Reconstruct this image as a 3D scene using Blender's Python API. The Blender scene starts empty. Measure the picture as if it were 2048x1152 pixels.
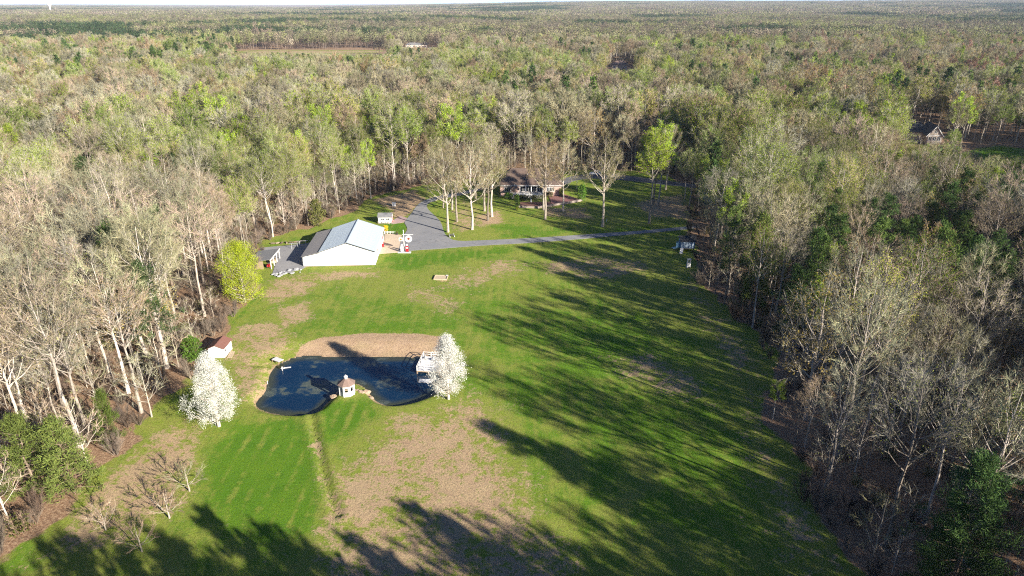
import bpy, math, random
import numpy as np
from mathutils import Vector, Matrix

random.seed(7)
rng = np.random.default_rng(11)
scene = bpy.context.scene
col = scene.collection

# ------------------------------------------------------------------ camera
CAM_H, FOC = 65.0, 1365.0                       # drone height in metres, focal length in photo pixels
PITCH = math.atan((576 - 3) / FOC)
CP, SP = math.cos(PITCH), math.sin(PITCH)
cam_data = bpy.data.cameras.new('camera')
cam_data.sensor_width = 36.0
cam_data.lens = 36.0 * FOC / 2048
cam_data.clip_start, cam_data.clip_end = 1.0, 60000
cam = bpy.data.objects.new('camera', cam_data)
cam.location = (0, 0, CAM_H)
cam.rotation_euler = (math.pi / 2 - PITCH, 0, 0)
col.objects.link(cam)
scene.camera = cam

# ------------------------------------------------------------------ sky, sun, exposure
SUN_EL = math.radians(20.5)
SUN_AZ = math.atan2(0.765, -0.644)              # clockwise from +Y
world = bpy.data.worlds.new('World')
scene.world = world
world.use_nodes = True
wn = world.node_tree
sky = wn.nodes.new('ShaderNodeTexSky')
sky.sky_type = 'NISHITA'
sky.sun_disc = False
sky.sun_elevation = SUN_EL
sky.sun_rotation = SUN_AZ
sky.air_density, sky.dust_density, sky.ozone_density = 0.35, 0.0, 5.0
wn.links.new(sky.outputs[0], wn.nodes['Background'].inputs[0])
wn.nodes['Background'].inputs[1].default_value = 0.10
sun_data = bpy.data.lights.new('sun', 'SUN')
sun_data.energy = 5.0
sun_data.angle = math.radians(0.55)
sun_data.color = (1.0, 0.93, 0.82)
sun = bpy.data.objects.new('sun', sun_data)
sd = Vector((math.sin(SUN_AZ) * math.cos(SUN_EL), math.cos(SUN_AZ) * math.cos(SUN_EL), math.sin(SUN_EL)))
sun.rotation_euler = sd.to_track_quat('Z', 'Y').to_euler()
sun.location = sd * 300
col.objects.link(sun)
vs = scene.view_settings
vs.view_transform, vs.look, vs.gamma, vs.use_curve_mapping = 'Standard', 'None', 1.0, False
vs.exposure = 1.45
scene.cycles.use_denoising = False
scene.cycles.pixel_filter_type = 'BLACKMAN_HARRIS'
scene.cycles.filter_width = 1.15
scene.cycles.sample_clamp_direct = 2.0
scene.cycles.sample_clamp_indirect = 1.0
scene.cycles.max_bounces = 4
scene.cycles.diffuse_bounces = 2
scene.cycles.glossy_bounces = 2
scene.cycles.transmission_bounces = 2
scene.cycles.volume_bounces = 0
scene.cycles.transparent_max_bounces = 4
scene.cycles.caustics_reflective = False
scene.cycles.caustics_refractive = False

# ------------------------------------------------------------------ helpers
def W(px, py, z=0.0):
    """the point at height z that the photo shows at this pixel"""
    u, v = (px - 1024) / FOC, (py - 576) / FOC
    t = (CAM_H - z) / (SP + v * CP)
    return Vector((u * t, t * (CP - v * SP), z))

def WP(pts, z=0.0):
    return np.array([W(x, y, z)[:2] for x, y in pts])

def project(X, Y, Z):
    d = Y * CP - (Z - CAM_H) * SP
    up = Y * SP + (Z - CAM_H) * CP
    d = np.maximum(d, 1e-3)
    return 1024 + FOC * X / d, 576 - FOC * up / d, d

def poly_sd(px, py, poly):
    """signed distance to a polygon, negative inside"""
    px = np.asarray(px, float); py = np.asarray(py, float)
    n = len(poly)
    best = np.full(px.shape, 1e18)
    inside = np.zeros(px.shape, bool)
    for i in range(n):
        ax, ay = poly[i]; bx, by = poly[(i + 1) % n]
        ex, ey = bx - ax, by - ay
        t = np.clip(((px - ax) * ex + (py - ay) * ey) / (ex * ex + ey * ey + 1e-12), 0, 1)
        d = (px - ax - t * ex) ** 2 + (py - ay - t * ey) ** 2
        best = np.minimum(best, d)
        c = (ay > py) != (by > py)
        with np.errstate(divide='ignore', invalid='ignore'):
            xi = (bx - ax) * (py - ay) / (by - ay) + ax
        inside ^= c & (px < xi)
    s = np.sqrt(best)
    return np.where(inside, -s, s)

def line_d(px, py, pts):
    best = np.full(np.shape(px), 1e18)
    for (ax, ay), (bx, by) in zip(pts[:-1], pts[1:]):
        ex, ey = bx - ax, by - ay
        t = np.clip(((px - ax) * ex + (py - ay) * ey) / (ex * ex + ey * ey), 0, 1)
        best = np.minimum(best, (px - ax - t * ex) ** 2 + (py - ay - t * ey) ** 2)
    return np.sqrt(best)

def smooth(a, b, x):
    t = np.clip((x - a) / (b - a), 0, 1)
    return t * t * (3 - 2 * t)

def vnoise(x, y, s, seed=0):
    """value noise in 0..1, s = feature size in metres"""
    x = np.asarray(x, float) / s + seed * 17.3; y = np.asarray(y, float) / s - seed * 9.1
    xi, yi = np.floor(x), np.floor(y)
    fx, fy = x - xi, y - yi
    fx, fy = fx * fx * (3 - 2 * fx), fy * fy * (3 - 2 * fy)
    def h(a, b):
        q = np.sin(a * 127.1 + b * 311.7 + seed * 74.7) * 43758.5453
        return q - np.floor(q)
    return (h(xi, yi) * (1 - fx) + h(xi + 1, yi) * fx) * (1 - fy) + (h(xi, yi + 1) * (1 - fx) + h(xi + 1, yi + 1) * fx) * fy

class MB:
    """collects faces; build() links them as one mesh object"""
    def __init__(s):
        s.v, s.f, s.m = [], [], []
    def quad(s, a, b, c, d, m=0):
        n = len(s.v); s.v += [tuple(a), tuple(b), tuple(c), tuple(d)]; s.f.append((n, n + 1, n + 2, n + 3)); s.m.append(m)
    def tri(s, a, b, c, m=0):
        n = len(s.v); s.v += [tuple(a), tuple(b), tuple(c)]; s.f.append((n, n + 1, n + 2)); s.m.append(m)
    def box(s, x0, x1, y0, y1, z0, z1, m=0, rz=0.0, c=(0, 0)):
        n = len(s.v)
        for z in (z0, z1):
            for x, y in ((x0, y0), (x1, y0), (x1, y1), (x0, y1)):
                if rz:
                    dx, dy = x - c[0], y - c[1]
                    x, y = c[0] + dx * math.cos(rz) - dy * math.sin(rz), c[1] + dx * math.sin(rz) + dy * math.cos(rz)
                s.v.append((x, y, z))
        for q in ((0, 3, 2, 1), (4, 5, 6, 7), (0, 1, 5, 4), (1, 2, 6, 5), (2, 3, 7, 6), (3, 0, 4, 7)):
            s.f.append(tuple(n + i for i in q)); s.m.append(m)
    def slab(s, pts, th, m=0):
        """a plate: polygon pts (3-D, any plane) given a thickness along its normal"""
        p = [Vector(q) for q in pts]
        nrm = (p[1] - p[0]).cross(p[2] - p[0]).normalized() * th
        n = len(s.v); k = len(p)
        s.v += [tuple(q) for q in p] + [tuple(q - nrm) for q in p]
        s.f.append(tuple(range(n, n + k))); s.m.append(m)
        s.f.append(tuple(range(n + 2 * k - 1, n + k - 1, -1))); s.m.append(m)
        for i in range(k):
            j = (i + 1) % k
            s.f.append((n + i, n + k + i, n + k + j, n + j)); s.m.append(m)
    def tube(s, pts, rad, sides=6, m=0, cap=False):
        n0 = len(s.v); k = len(pts)
        for i in range(k):
            p = pts[i]
            d = (pts[min(i + 1, k - 1)] - pts[max(i - 1, 0)])
            if d.length < 1e-6: d = Vector((0, 0, 1))
            d.normalize()
            a = d.cross(Vector((0.31, 0.95, 0.05)) if abs(d.z) > 0.9 else Vector((0, 0, 1))).normalized()
            b = d.cross(a)
            for j in range(sides):
                t = 2 * math.pi * j / sides
                q = p + (a * math.cos(t) + b * math.sin(t)) * rad[i]
                s.v.append((q.x, q.y, q.z))
        for i in range(k - 1):
            for j in range(sides):
                j2 = (j + 1) % sides
                s.f.append((n0 + i * sides + j, n0 + i * sides + j2, n0 + (i + 1) * sides + j2, n0 + (i + 1) * sides + j)); s.m.append(m)
        if cap:
            s.f.append(tuple(n0 + (k - 1) * sides + j for j in range(sides))); s.m.append(m)
            s.f.append(tuple(n0 + sides - 1 - j for j in range(sides))); s.m.append(m)
    def lathe(s, prof, sides, m=0, c=(0, 0), ph=0.0):
        n0 = len(s.v)
        for r, z in prof:
            for j in range(sides):
                t = 2 * math.pi * j / sides + ph
                s.v.append((c[0] + r * math.cos(t), c[1] + r * math.sin(t), z))
        for i in range(len(prof) - 1):
            for j in range(sides):
                j2 = (j + 1) % sides
                s.f.append((n0 + i * sides + j, n0 + i * sides + j2, n0 + (i + 1) * sides + j2, n0 + (i + 1) * sides + j)); s.m.append(m)
        s.f.append(tuple(n0 + (len(prof) - 1) * sides + j for j in range(sides))); s.m.append(m)
        s.f.append(tuple(n0 + sides - 1 - j for j in range(sides))); s.m.append(m)
    def mesh(s, name, mats):
        me = bpy.data.meshes.new(name)
        me.from_pydata(s.v, [], s.f)
        for mt in (mats if isinstance(mats, (list, tuple)) else [mats]):
            me.materials.append(mt)
        if any(s.m):
            me.polygons.foreach_set('material_index', s.m)
        me.update()
        return me
    def build(s, name, mats, parent=None):
        o = bpy.data.objects.new(name, s.mesh(name, mats))
        col.objects.link(o)
        o.parent = parent
        return o

def tag(o, label=None, cat=None, group=None, kind=None):
    if label: o['label'] = label
    if cat: o['category'] = cat
    if group: o['group'] = group
    if kind: o['kind'] = kind
    return o

def thing(name, label, cat, loc=(0, 0, 0), rz=0.0, group=None):
    o = bpy.data.objects.new(name, None)
    o.empty_display_size = 0.3
    col.objects.link(o)
    o.location = loc; o.rotation_euler = (0, 0, rz)
    return tag(o, label, cat, group)

def part_box(name, m, parent, *a, **k):
    b = MB(); b.box(*a, **k)
    return b.build(name, m, parent)

# ------------------------------------------------------------------ materials
def new_mat(name):
    m = bpy.data.materials.new(name); m.use_nodes = True
    nt = m.node_tree; nt.nodes.clear()
    out = nt.nodes.new('ShaderNodeOutputMaterial')
    return m, nt, out

def nd(nt, typ, **kw):
    n = nt.nodes.new(typ)
    for k, v in kw.items():
        if k.startswith('i_'):
            n.inputs[int(k[2:])].default_value = v
        else:
            setattr(n, k, v)
    return n

def mixc(nt, fac, a, b, mode='MIX'):
    n = nt.nodes.new('ShaderNodeMix'); n.data_type = 'RGBA'; n.blend_type = mode; n.clamp_factor = True
    def put(sock, v):
        if hasattr(v, 'is_linked') or hasattr(v, 'links'): nt.links.new(v, sock)
        elif isinstance(v, (int, float)): sock.default_value = v
        else: sock.default_value = (*v, 1) if len(v) == 3 else v
    put(n.inputs[0], fac); put(n.inputs[6], a); put(n.inputs[7], b)
    return n.outputs[2]

def maths(nt, op, a, b=None, c=None, clamp=False):
    n = nt.nodes.new('ShaderNodeMath'); n.operation = op; n.use_clamp = clamp
    for i, v in enumerate((a, b, c)):
        if v is None: continue
        if isinstance(v, (int, float)): n.inputs[i].default_value = v
        else: nt.links.new(v, n.inputs[i])
    return n.outputs[0]

def mrange(nt, v, a, b, lo=0.0, hi=1.0):
    n = nt.nodes.new('ShaderNodeMapRange'); n.interpolation_type = 'SMOOTHSTEP'
    nt.links.new(v, n.inputs[0])
    for i, q in zip((1, 2, 3, 4), (a, b, lo, hi)): n.inputs[i].default_value = q
    return n.outputs[0]

def noise(nt, vec, scale, detail=3, rough=0.55):
    n = nt.nodes.new('ShaderNodeTexNoise')
    n.inputs['Scale'].default_value = scale; n.inputs['Detail'].default_value = detail; n.inputs['Roughness'].default_value = rough
    if vec is not None: nt.links.new(vec, n.inputs['Vector'])
    return n.outputs[0]

def surf(name, c, c2=None, scale=2.0, rough=0.7, metal=0.0, bump=0.0, bscale=8.0, ribs=None, spec=0.4, stretch=None):
    """a plain surface with blotchy variation between two tones, optional bump and ribs (axis, period in m)"""
    m, nt, out = new_mat(name)
    b = nd(nt, 'ShaderNodeBsdfPrincipled')
    tc = nd(nt, 'ShaderNodeTexCoord')
    vec = tc.outputs['Object']
    if stretch:
        mp = nd(nt, 'ShaderNodeMapping'); mp.inputs['Scale'].default_value = stretch
        nt.links.new(vec, mp.inputs[0]); vec = mp.outputs[0]
    c2 = c2 or tuple(x * 0.8 for x in c)
    f = mrange(nt, noise(nt, vec, scale, 5, 0.65), 0.3, 0.7)
    nt.links.new(mixc(nt, f, c, c2), b.inputs['Base Color'])
    b.inputs['Roughness'].default_value = rough; b.inputs['Metallic'].default_value = metal
    b.inputs['Specular IOR Level'].default_value = spec
    hgt = None
    if ribs:
        w = nd(nt, 'ShaderNodeTexWave', wave_type='BANDS', bands_direction=ribs[0], wave_profile='SIN')
        w.inputs['Scale'].default_value = 2 * math.pi / 20 / ribs[1] * 1.0
        nt.links.new(tc.outputs['Object'], w.inputs[0]); hgt = maths(nt, 'POWER', w.outputs[1], 6.0)
    elif bump:
        hgt = noise(nt, tc.outputs['Object'], bscale, 4)
    if hgt is not None:
        bp = nd(nt, 'ShaderNodeBump'); bp.inputs['Strength'].default_value = bump or 0.5; bp.inputs['Distance'].default_value = 0.05
        nt.links.new(hgt, bp.inputs['Height']); nt.links.new(bp.outputs[0], b.inputs['Normal'])
    nt.links.new(b.outputs[0], out.inputs[0])
    return m

def leafy(name, stops, trans=0.25, nscale=0.5, vary=0.28):
    """bark, twigs and leaves: each tree picks its own tone along the stops (Object Info random), with small variation inside the crown"""
    m, nt, out = new_mat(name)
    oi = nd(nt, 'ShaderNodeObjectInfo')
    cr = nd(nt, 'ShaderNodeValToRGB')
    el = cr.color_ramp.elements
    while len(el) < len(stops): el.new(0.5)
    for e, (p, c) in zip(el, stops):
        e.position = p; e.color = (*c, 1)
    geo = nd(nt, 'ShaderNodeNewGeometry')
    tc = nd(nt, 'ShaderNodeTexCoord')
    nt.links.new(oi.outputs['Random'], cr.inputs[0])
    f = noise(nt, tc.outputs['Object'], nscale, 2)
    hsv = nd(nt, 'ShaderNodeHueSaturation')
    nt.links.new(cr.outputs[0], hsv.inputs['Color'])
    tone = mrange(nt, maths(nt, 'FRACT', maths(nt, 'MULTIPLY', oi.outputs['Random'], 7.13)), 0, 1, 1 - vary, 1 + vary)
    nt.links.new(maths(nt, 'MULTIPLY', tone, mrange(nt, f, 0.25, 0.75, 0.72, 1.28)), hsv.inputs['Value'])
    nt.links.new(mrange(nt, geo.outputs['Random Per Island'], 0, 1, 0.485, 0.515), hsv.inputs['Hue'])
    d = nd(nt, 'ShaderNodeBsdfDiffuse')
    nt.links.new(hsv.outputs[0], d.inputs[0])
    if trans:
        t = nd(nt, 'ShaderNodeBsdfTranslucent'); nt.links.new(hsv.outputs[0], t.inputs[0])
        mx = nd(nt, 'ShaderNodeMixShader'); mx.inputs[0].default_value = trans
        nt.links.new(d.outputs[0], mx.inputs[1]); nt.links.new(t.outputs[0], mx.inputs[2])
        nt.links.new(mx.outputs[0], out.inputs[0])
    else:
        nt.links.new(d.outputs[0], out.inputs[0])
    return m

M = {}
M['bark'] = leafy('bark', [(0, (0.26, 0.22, 0.17)), (0.5, (0.38, 0.33, 0.27)), (1, (0.50, 0.44, 0.37))], 0, 1.2)
M['pine_bark'] = leafy('pine_bark', [(0, (0.14, 0.10, 0.07)), (1, (0.22, 0.17, 0.13))], 0, 1.2)
M['twig'] = leafy('twig', [(0, (0.31, 0.22, 0.15)), (0.35, (0.30, 0.28, 0.22)), (0.7, (0.28, 0.28, 0.15)), (1, (0.33, 0.24, 0.19))], 0, 0.4)
M['brush'] = leafy('brush', [(0, (0.17, 0.12, 0.09)), (0.5, (0.21, 0.17, 0.13)), (1, (0.19, 0.15, 0.12))], 0, 0.6)
M['bud'] = leafy('bud', [(0, (0.30, 0.21, 0.09)), (0.3, (0.24, 0.27, 0.06)), (0.6, (0.32, 0.21, 0.14)), (1, (0.22, 0.25, 0.07))], 0.15, 0.4)
M['young_leaf'] = leafy('young_leaf', [(0, (0.20, 0.28, 0.025)), (0.4, (0.28, 0.33, 0.04)), (0.75, (0.16, 0.26, 0.02)), (1, (0.30, 0.30, 0.05))], 0.3, 0.35)
M['far_pine'] = leafy('far_pine', [(0, (0.028, 0.048, 0.022)), (1, (0.05, 0.075, 0.03))], 0, 0.2)
M['lime_leaf'] = leafy('lime_leaf', [(0, (0.27, 0.38, 0.03)), (1, (0.34, 0.43, 0.04))], 0.3, 0.5)
M['yellow_leaf'] = leafy('yellow_leaf', [(0, (0.30, 0.36, 0.025)), (1, (0.33, 0.38, 0.03))], 0.3, 0.5)
M['gold_leaf'] = leafy('gold_leaf', [(0, (0.33, 0.23, 0.07)), (0.5, (0.31, 0.25, 0.07)), (1, (0.35, 0.20, 0.08))], 0.2, 0.4)
M['red_bud'] = leafy('red_bud', [(0, (0.26, 0.11, 0.08)), (1, (0.30, 0.15, 0.11))], 0.2, 0.4)
M['pine_leaf'] = leafy('pine_leaf', [(0, (0.045, 0.08, 0.026)), (0.6, (0.065, 0.11, 0.03)), (1, (0.11, 0.155, 0.035))], 0.1, 0.6)
M['pine_light'] = leafy('pine_light', [(0, (0.12, 0.165, 0.035)), (1, (0.16, 0.20, 0.05))], 0.1, 0.6)
M['green_leaf'] = leafy('green_leaf', [(0, (0.07, 0.15, 0.02)), (1, (0.11, 0.19, 0.03))], 0.2, 1.0)
M['hedge_leaf'] = leafy('hedge_leaf', [(0, (0.09, 0.10, 0.025)), (1, (0.13, 0.13, 0.04))], 0.15, 1.0)
M['blossom'] = leafy('blossom', [(0, (0.70, 0.70, 0.62)), (1, (0.72, 0.71, 0.65))], 0.3, 1.5, 0.03)
M['forsythia'] = leafy('forsythia', [(0, (0.75, 0.50, 0.02)), (1, (0.8, 0.55, 0.03))], 0.2, 2)
M['far_crown'] = leafy('far_crown', [(0, (0.17, 0.14, 0.10)), (0.2, (0.21, 0.175, 0.12)), (0.4, (0.19, 0.18, 0.10)), (0.6, (0.17, 0.18, 0.08)), (0.75, (0.20, 0.19, 0.11)), (0.9, (0.22, 0.17, 0.12)), (1, (0.16, 0.11, 0.09))], 0.1, 0.2)

M['white_metal'] = surf('white_metal', (0.80, 0.80, 0.78), (0.74, 0.73, 0.70), 0.6, 0.45, ribs=('X', 0.3), bump=0.25)
M['white_paint'] = surf('white_paint', (0.80, 0.79, 0.76), (0.72, 0.71, 0.67), 1.5, 0.6)
M['worn_white'] = surf('worn_white', (0.72, 0.71, 0.69), (0.55, 0.53, 0.50), 3.0, 0.7)
M['roof_metal'] = surf('roof_metal', (0.40, 0.46, 0.51), (0.36, 0.42, 0.47), 0.5, 0.5)
M['roof_grey'] = surf('roof_grey', (0.20, 0.19, 0.19), (0.165, 0.16, 0.165), 0.6, 0.55)
M['shingle_brown'] = surf('shingle_brown', (0.16, 0.11, 0.085), (0.10, 0.07, 0.055), 2.5, 0.9, bump=0.5, bscale=6)
M['shingle_red'] = surf('shingle_red', (0.22, 0.10, 0.075), (0.17, 0.08, 0.06), 3, 0.9, bump=0.4)
M['shingle_tan'] = surf('shingle_tan', (0.25, 0.17, 0.135), (0.18, 0.125, 0.10), 3, 0.9, bump=0.4)
M['shingle_grey'] = surf('shingle_grey', (0.22, 0.22, 0.22), (0.15, 0.15, 0.155), 2, 0.9, bump=0.4)
M['shingle_dark'] = surf('shingle_dark', (0.075, 0.08, 0.085), (0.05, 0.052, 0.055), 2, 0.85)
M['brick'] = surf('brick', (0.50, 0.35, 0.29), (0.42, 0.28, 0.23), 5, 0.9, bump=0.3, bscale=20)
M['brick_paving'] = surf('brick_paving', (0.25, 0.12, 0.10), (0.18, 0.08, 0.07), 4, 0.9, bump=0.3)
M['block_wall'] = surf('block_wall', (0.36, 0.29, 0.25), (0.28, 0.22, 0.19), 3, 0.95, bump=0.4)
M['glass'] = surf('glass', (0.02, 0.025, 0.03), (0.03, 0.035, 0.04), 1, 0.08, spec=0.6)
M['dark'] = surf('dark', (0.03, 0.03, 0.032), (0.05, 0.05, 0.05), 2, 0.6)
M['red'] = surf('red', (0.52, 0.02, 0.025), (0.42, 0.015, 0.02), 4, 0.4)
M['orange'] = surf('orange', (0.75, 0.22, 0.03), (0.65, 0.18, 0.03), 4, 0.5)
M['green_paint'] = surf('green_paint', (0.02, 0.12, 0.05), None, 4, 0.5)
M['steel'] = surf('steel', (0.55, 0.55, 0.54), (0.45, 0.45, 0.44), 3, 0.4, 0.6)
M['wood'] = surf('wood', (0.34, 0.25, 0.16), (0.25, 0.18, 0.11), 4, 0.85, bump=0.3, stretch=(1, 6, 6))
M['pale_wood'] = surf('pale_wood', (0.52, 0.42, 0.28), (0.40, 0.31, 0.20), 4, 0.85, bump=0.3)
M['sand'] = surf('sand', (0.55, 0.44, 0.29), (0.46, 0.36, 0.23), 3, 0.95, bump=0.4)
M['blue_paint'] = surf('blue_paint', (0.14, 0.30, 0.44), (0.11, 0.24, 0.36), 2, 0.6)
M['navy'] = surf('navy', (0.012, 0.03, 0.14), (0.01, 0.02, 0.09), 3, 0.4)
M['rock'] = surf('rock', (0.40, 0.30, 0.20), (0.28, 0.20, 0.14), 3, 0.9, bump=0.6, bscale=4)
M['grey_rock'] = surf('grey_rock', (0.38, 0.38, 0.38), (0.25, 0.25, 0.26), 3, 0.9, bump=0.6, bscale=4)
M['tan_siding'] = surf('tan_siding', (0.55, 0.46, 0.37), (0.48, 0.40, 0.32), 1, 0.8)
M['mulch'] = surf('mulch', (0.16, 0.075, 0.05), (0.11, 0.05, 0.035), 3, 0.95, bump=0.5)
# ------------------------------------------------------------------ layout taken from the photo
POND_Z = -1.05
POND = WP([(511, 811), (519, 799), (532, 786), (539, 762), (542, 745), (556, 732), (575, 723), (592, 716), (615, 713), (660, 716),
           (710, 715), (760, 716), (820, 717), (868, 719), (893, 726), (899, 745), (888, 770), (864, 790), (840, 801), (812, 809), (782, 812),
           (758, 806), (746, 795), (738, 781), (724, 770), (708, 765), (690, 767), (676, 782), (662, 797), (650, 808), (640, 820), (626, 828),
           (600, 831), (562, 829), (532, 823)], POND_Z)
def rounded(poly, it=2):
    p = np.array(poly)
    for _ in range(it):
        q = np.roll(p, -1, axis=0)
        p = np.stack([0.75 * p + 0.25 * q, 0.25 * p + 0.75 * q], 1).reshape(-1, 2)
    return p
POND = rounded(POND)
DITCH = WP([(626, 829), (627, 850), (634, 880), (640, 905), (648, 940), (655, 975), (668, 1010), (676, 1030)])
FIELD = np.vstack([WP([(-120, 1240), (20, 1100), (90, 1040), (160, 985), (230, 915), (275, 870), (330, 832), (352, 790), (395, 735), (415, 690), (452, 655),
                       (480, 610), (505, 575), (512, 520), (522, 488), (560, 472), (615, 455), (690, 425), (750, 392), (830, 372), (900, 362),
                       (980, 352), (1000, 343), (1180, 341), (1300, 343), (1392, 372), (1385, 440), (1372, 470), (1388, 500), (1392, 560), (1430, 600), (1482, 648),
                       (1535, 705), (1548, 760), (1540, 830), (1580, 920), (1620, 1000), (1680, 1080), (1740, 1150)]),
                   np.array([[46, 52], [34, 42], [18, 34], [-6, 33], [-30, 38], [-62, 44]])])
FARLAWN = WP([(1920, 312), (1935, 296), (1990, 292), (2120, 298), (2200, 330), (2060, 345), (1990, 335)])
CLEARING = WP([(480, 103), (700, 100), (760, 99), (780, 103), (700, 110), (560, 113), (470, 112)])
SIGHT = [(480, 765, 106, 985), (812, 868, 93, 1100), (1222, 1262, 135, 740), (1804, 1890, 283, 331), (1930, 2070, 305, 320)]   # gaps where only low growth stands before a far thing
SCRUB = WP([(470, 108), (700, 104), (790, 101), (800, 120), (720, 165), (560, 172), (460, 160), (430, 125)])
LOTS = [np.array([[-6.5, 239], [20, 239], [20, 259.5], [-6.5, 259.5]]), WP([(800, 101), (862, 97), (875, 103), (860, 112), (795, 114)]), WP([(1215, 130), (1265, 129), (1272, 140), (1210, 142)]),
        WP([(1800, 266), (1890, 264), (1892, 296), (1850, 300), (1805, 285)])]
DRIVE = WP([(797, 505), (822, 501), (880, 497.5), (960, 491), (1060, 486), (1150, 479), (1250, 470), (1330, 463), (1400, 456), (1398, 451), (1330, 457),
            (1290, 461), (1200, 467), (1130, 472), (1050, 477), (960, 481), (920, 482.5), (902, 479), (892, 471), (887, 462), (884, 450), (879, 440),
            (868, 430), (858, 421), (853, 413), (856, 406), (872, 401), (890, 396), (930, 389), (990, 372), (985, 369), (925, 384), (880, 391),
            (850, 400), (838, 407), (830, 416), (824, 426), (815, 436), (808, 445), (813, 452), (815, 459), (810, 467), (803, 475), (800, 490)])
BACKDRIVE = WP([(1128, 372), (1150, 360), (1195, 356), (1240, 360), (1300, 366), (1380, 375), (1460, 385), (1460, 378), (1380, 368), (1300, 357),
                (1245, 350), (1190, 347), (1140, 352), (1118, 364)])
PAD = WP([(769, 467), (803.5, 470), (800, 488), (796.5, 505), (757, 508), (764, 485)])
WALK = WP([(784, 442), (800, 432), (814, 436), (808, 444.5), (800, 446), (784, 448)])
APRON = WP([(520, 496), (560, 492), (615, 487), (660, 468), (668, 500), (605, 538), (575, 546), (545, 547), (553, 522), (524, 517)])

# dry, bare and lush stretches of the field: (pixel outline, softness in m)
DRY = [([(735, 835), (800, 815), (880, 815), (960, 785), (1010, 800), (1025, 850), (1010, 905), (1050, 960), (1085, 1040), (1130, 1110), (1180, 1200), (640, 1240),
         (640, 1120), (625, 1010), (632, 930), (690, 925), (740, 890)], 7.0, 0.58),
       ([(585, 706), (600, 690), (640, 675), (730, 667), (830, 667), (885, 673), (880, 716), (760, 716), (660, 716), (600, 715)], 0.8, 1.1),
       ([(470, 655), (540, 640), (600, 672), (585, 700), (548, 722), (532, 765), (512, 795), (480, 810), (455, 740), (430, 700)], 3.0, 0.52),
       ([(540, 560), (600, 548), (690, 538), (765, 540), (760, 556), (660, 560), (610, 590), (540, 610), (520, 590)], 3.0, 0.55),
       ([(870, 560), (960, 520), (1040, 515), (1060, 545), (960, 570), (880, 580)], 6.0, 0.42),
       ([(1080, 525), (1180, 510), (1300, 520), (1330, 545), (1200, 560), (1110, 550)], 5.0, 0.55),
       ([(1210, 715), (1300, 700), (1400, 740), (1440, 820), (1330, 800), (1230, 760)], 5.0, 0.6),
       ([(1350, 560), (1400, 560), (1470, 650), (1530, 730), (1530, 840), (1570, 930), (1700, 1150), (1600, 1150), (1490, 930), (1460, 760), (1400, 660)], 6.0, 0.42),
       ([(950, 430), (1000, 420), (1010, 445), (960, 455)], 2.5, 0.7), ([(740, 400), (830, 380), (850, 398), (815, 430), (790, 438), (785, 420)], 2.5, 0.85),
       ([(890, 405), (940, 395), (985, 430), (950, 462), (905, 470)], 4.0, 0.4), ([(1260, 405), (1370, 385), (1390, 440), (1300, 435)], 4.0, 0.7),
       ([(1080, 415), (1170, 415), (1190, 440), (1090, 432)], 2.5, 0.6),
       ([(150, 1000), (330, 850), (390, 830), (400, 930), (370, 1010), (250, 1090), (100, 1110)], 4.0, 0.62),
       ([(606, 850), (628, 832), (640, 860), (655, 920), (690, 1040), (650, 1060), (628, 960)], 1.5, 0.5),
       ([(820, 560), (900, 590), (940, 640), (880, 640), (780, 600)], 5.0, 0.45), ([(540, 620), (620, 600), (640, 640), (560, 660)], 3.0, 0.5)]
LUSH = [([(470, 860), (600, 830), (625, 880), (640, 1000), (620, 1060), (520, 1080), (420, 1000), (420, 900)], 3.0, 0.8),
        ([(640, 812), (690, 800), (740, 806), (765, 830), (720, 850), (660, 880), (642, 850)], 2.0, 0.8),
        ([(600, 640), (760, 590), (900, 620), (1000, 600), (1060, 700), (930, 700), (860, 668), (720, 660), (600, 670)], 5.0, 0.40),
        ([(900, 690), (1040, 640), (1250, 600), (1400, 680), (1480, 860), (1500, 1000), (1400, 1080), (1150, 1000), (1060, 860), (960, 770)], 8.0, 0.40),
        ([(780, 515), (930, 500), (1060, 492), (1000, 512), (880, 530), (790, 540)], 3.0, 0.7),
        ([(990, 450), (1200, 460), (1330, 450), (1200, 468), (1000, 478)], 3.0, 0.5), ([(770, 447), (806, 446), (814, 456), (806, 467), (772, 467)], 0.6, 1.2)]
DRY = [(WP(p), s, k) for p, s, k in DRY]
LUSH = [(WP(p), s, k) for p, s, k in LUSH]

# ------------------------------------------------------------------ ground: one sheet to the horizon, pond bed and ditch sunk into it
def axis(lo, hi, step, far_lo, far_hi, grow=1.09):
    a = list(np.arange(lo, hi + 1e-6, step))
    s = step
    while a[-1] < far_hi: s = min(s * grow, 400); a.append(a[-1] + s)
    s = step
    while a[0] > far_lo: s = min(s * grow, 400); a.insert(0, a[0] - s)
    return np.array(a)

def hills(X, Y):
    R = np.hypot(X, Y)
    a = np.arctan2(X, Y)
    z = smooth(2500, 9000, R) * (smooth(-0.45, 0.5, a) * 75 + 10 * np.sin(a * 9 + 1) - 12)
    z += smooth(400, 1200, R) * (vnoise(X, Y, 420, 3) - 0.5) * 9
    return z

def ground_z(X, Y):
    z = hills(X, Y)
    near = (np.abs(X + 30) < 60) & (Y > 60) & (Y < 160)
    if np.any(near):
        d = poly_sd(X[near], Y[near], POND)
        wid = np.where(Y[near] > 116, 6.5, 2.0)
        out = POND_Z * (1 - smooth(0, 1, np.clip(d / wid, 0, 1)))
        zin = POND_Z - np.minimum(1.6, -d * 0.45)
        zz = np.where(d > 0, out, zin)
        dl = line_d(X[near], Y[near], DITCH)
        zz = zz - 0.42 * np.exp(-(dl / 0.42) ** 2) * np.where(d > 0, 1, 0)
        zz = zz + 0.16 * np.exp(-((dl - 1.3) / 0.5) ** 2) * np.where(d > 0.5, 1, 0)
        z = z.copy(); z[near] += zz
    return z

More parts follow.
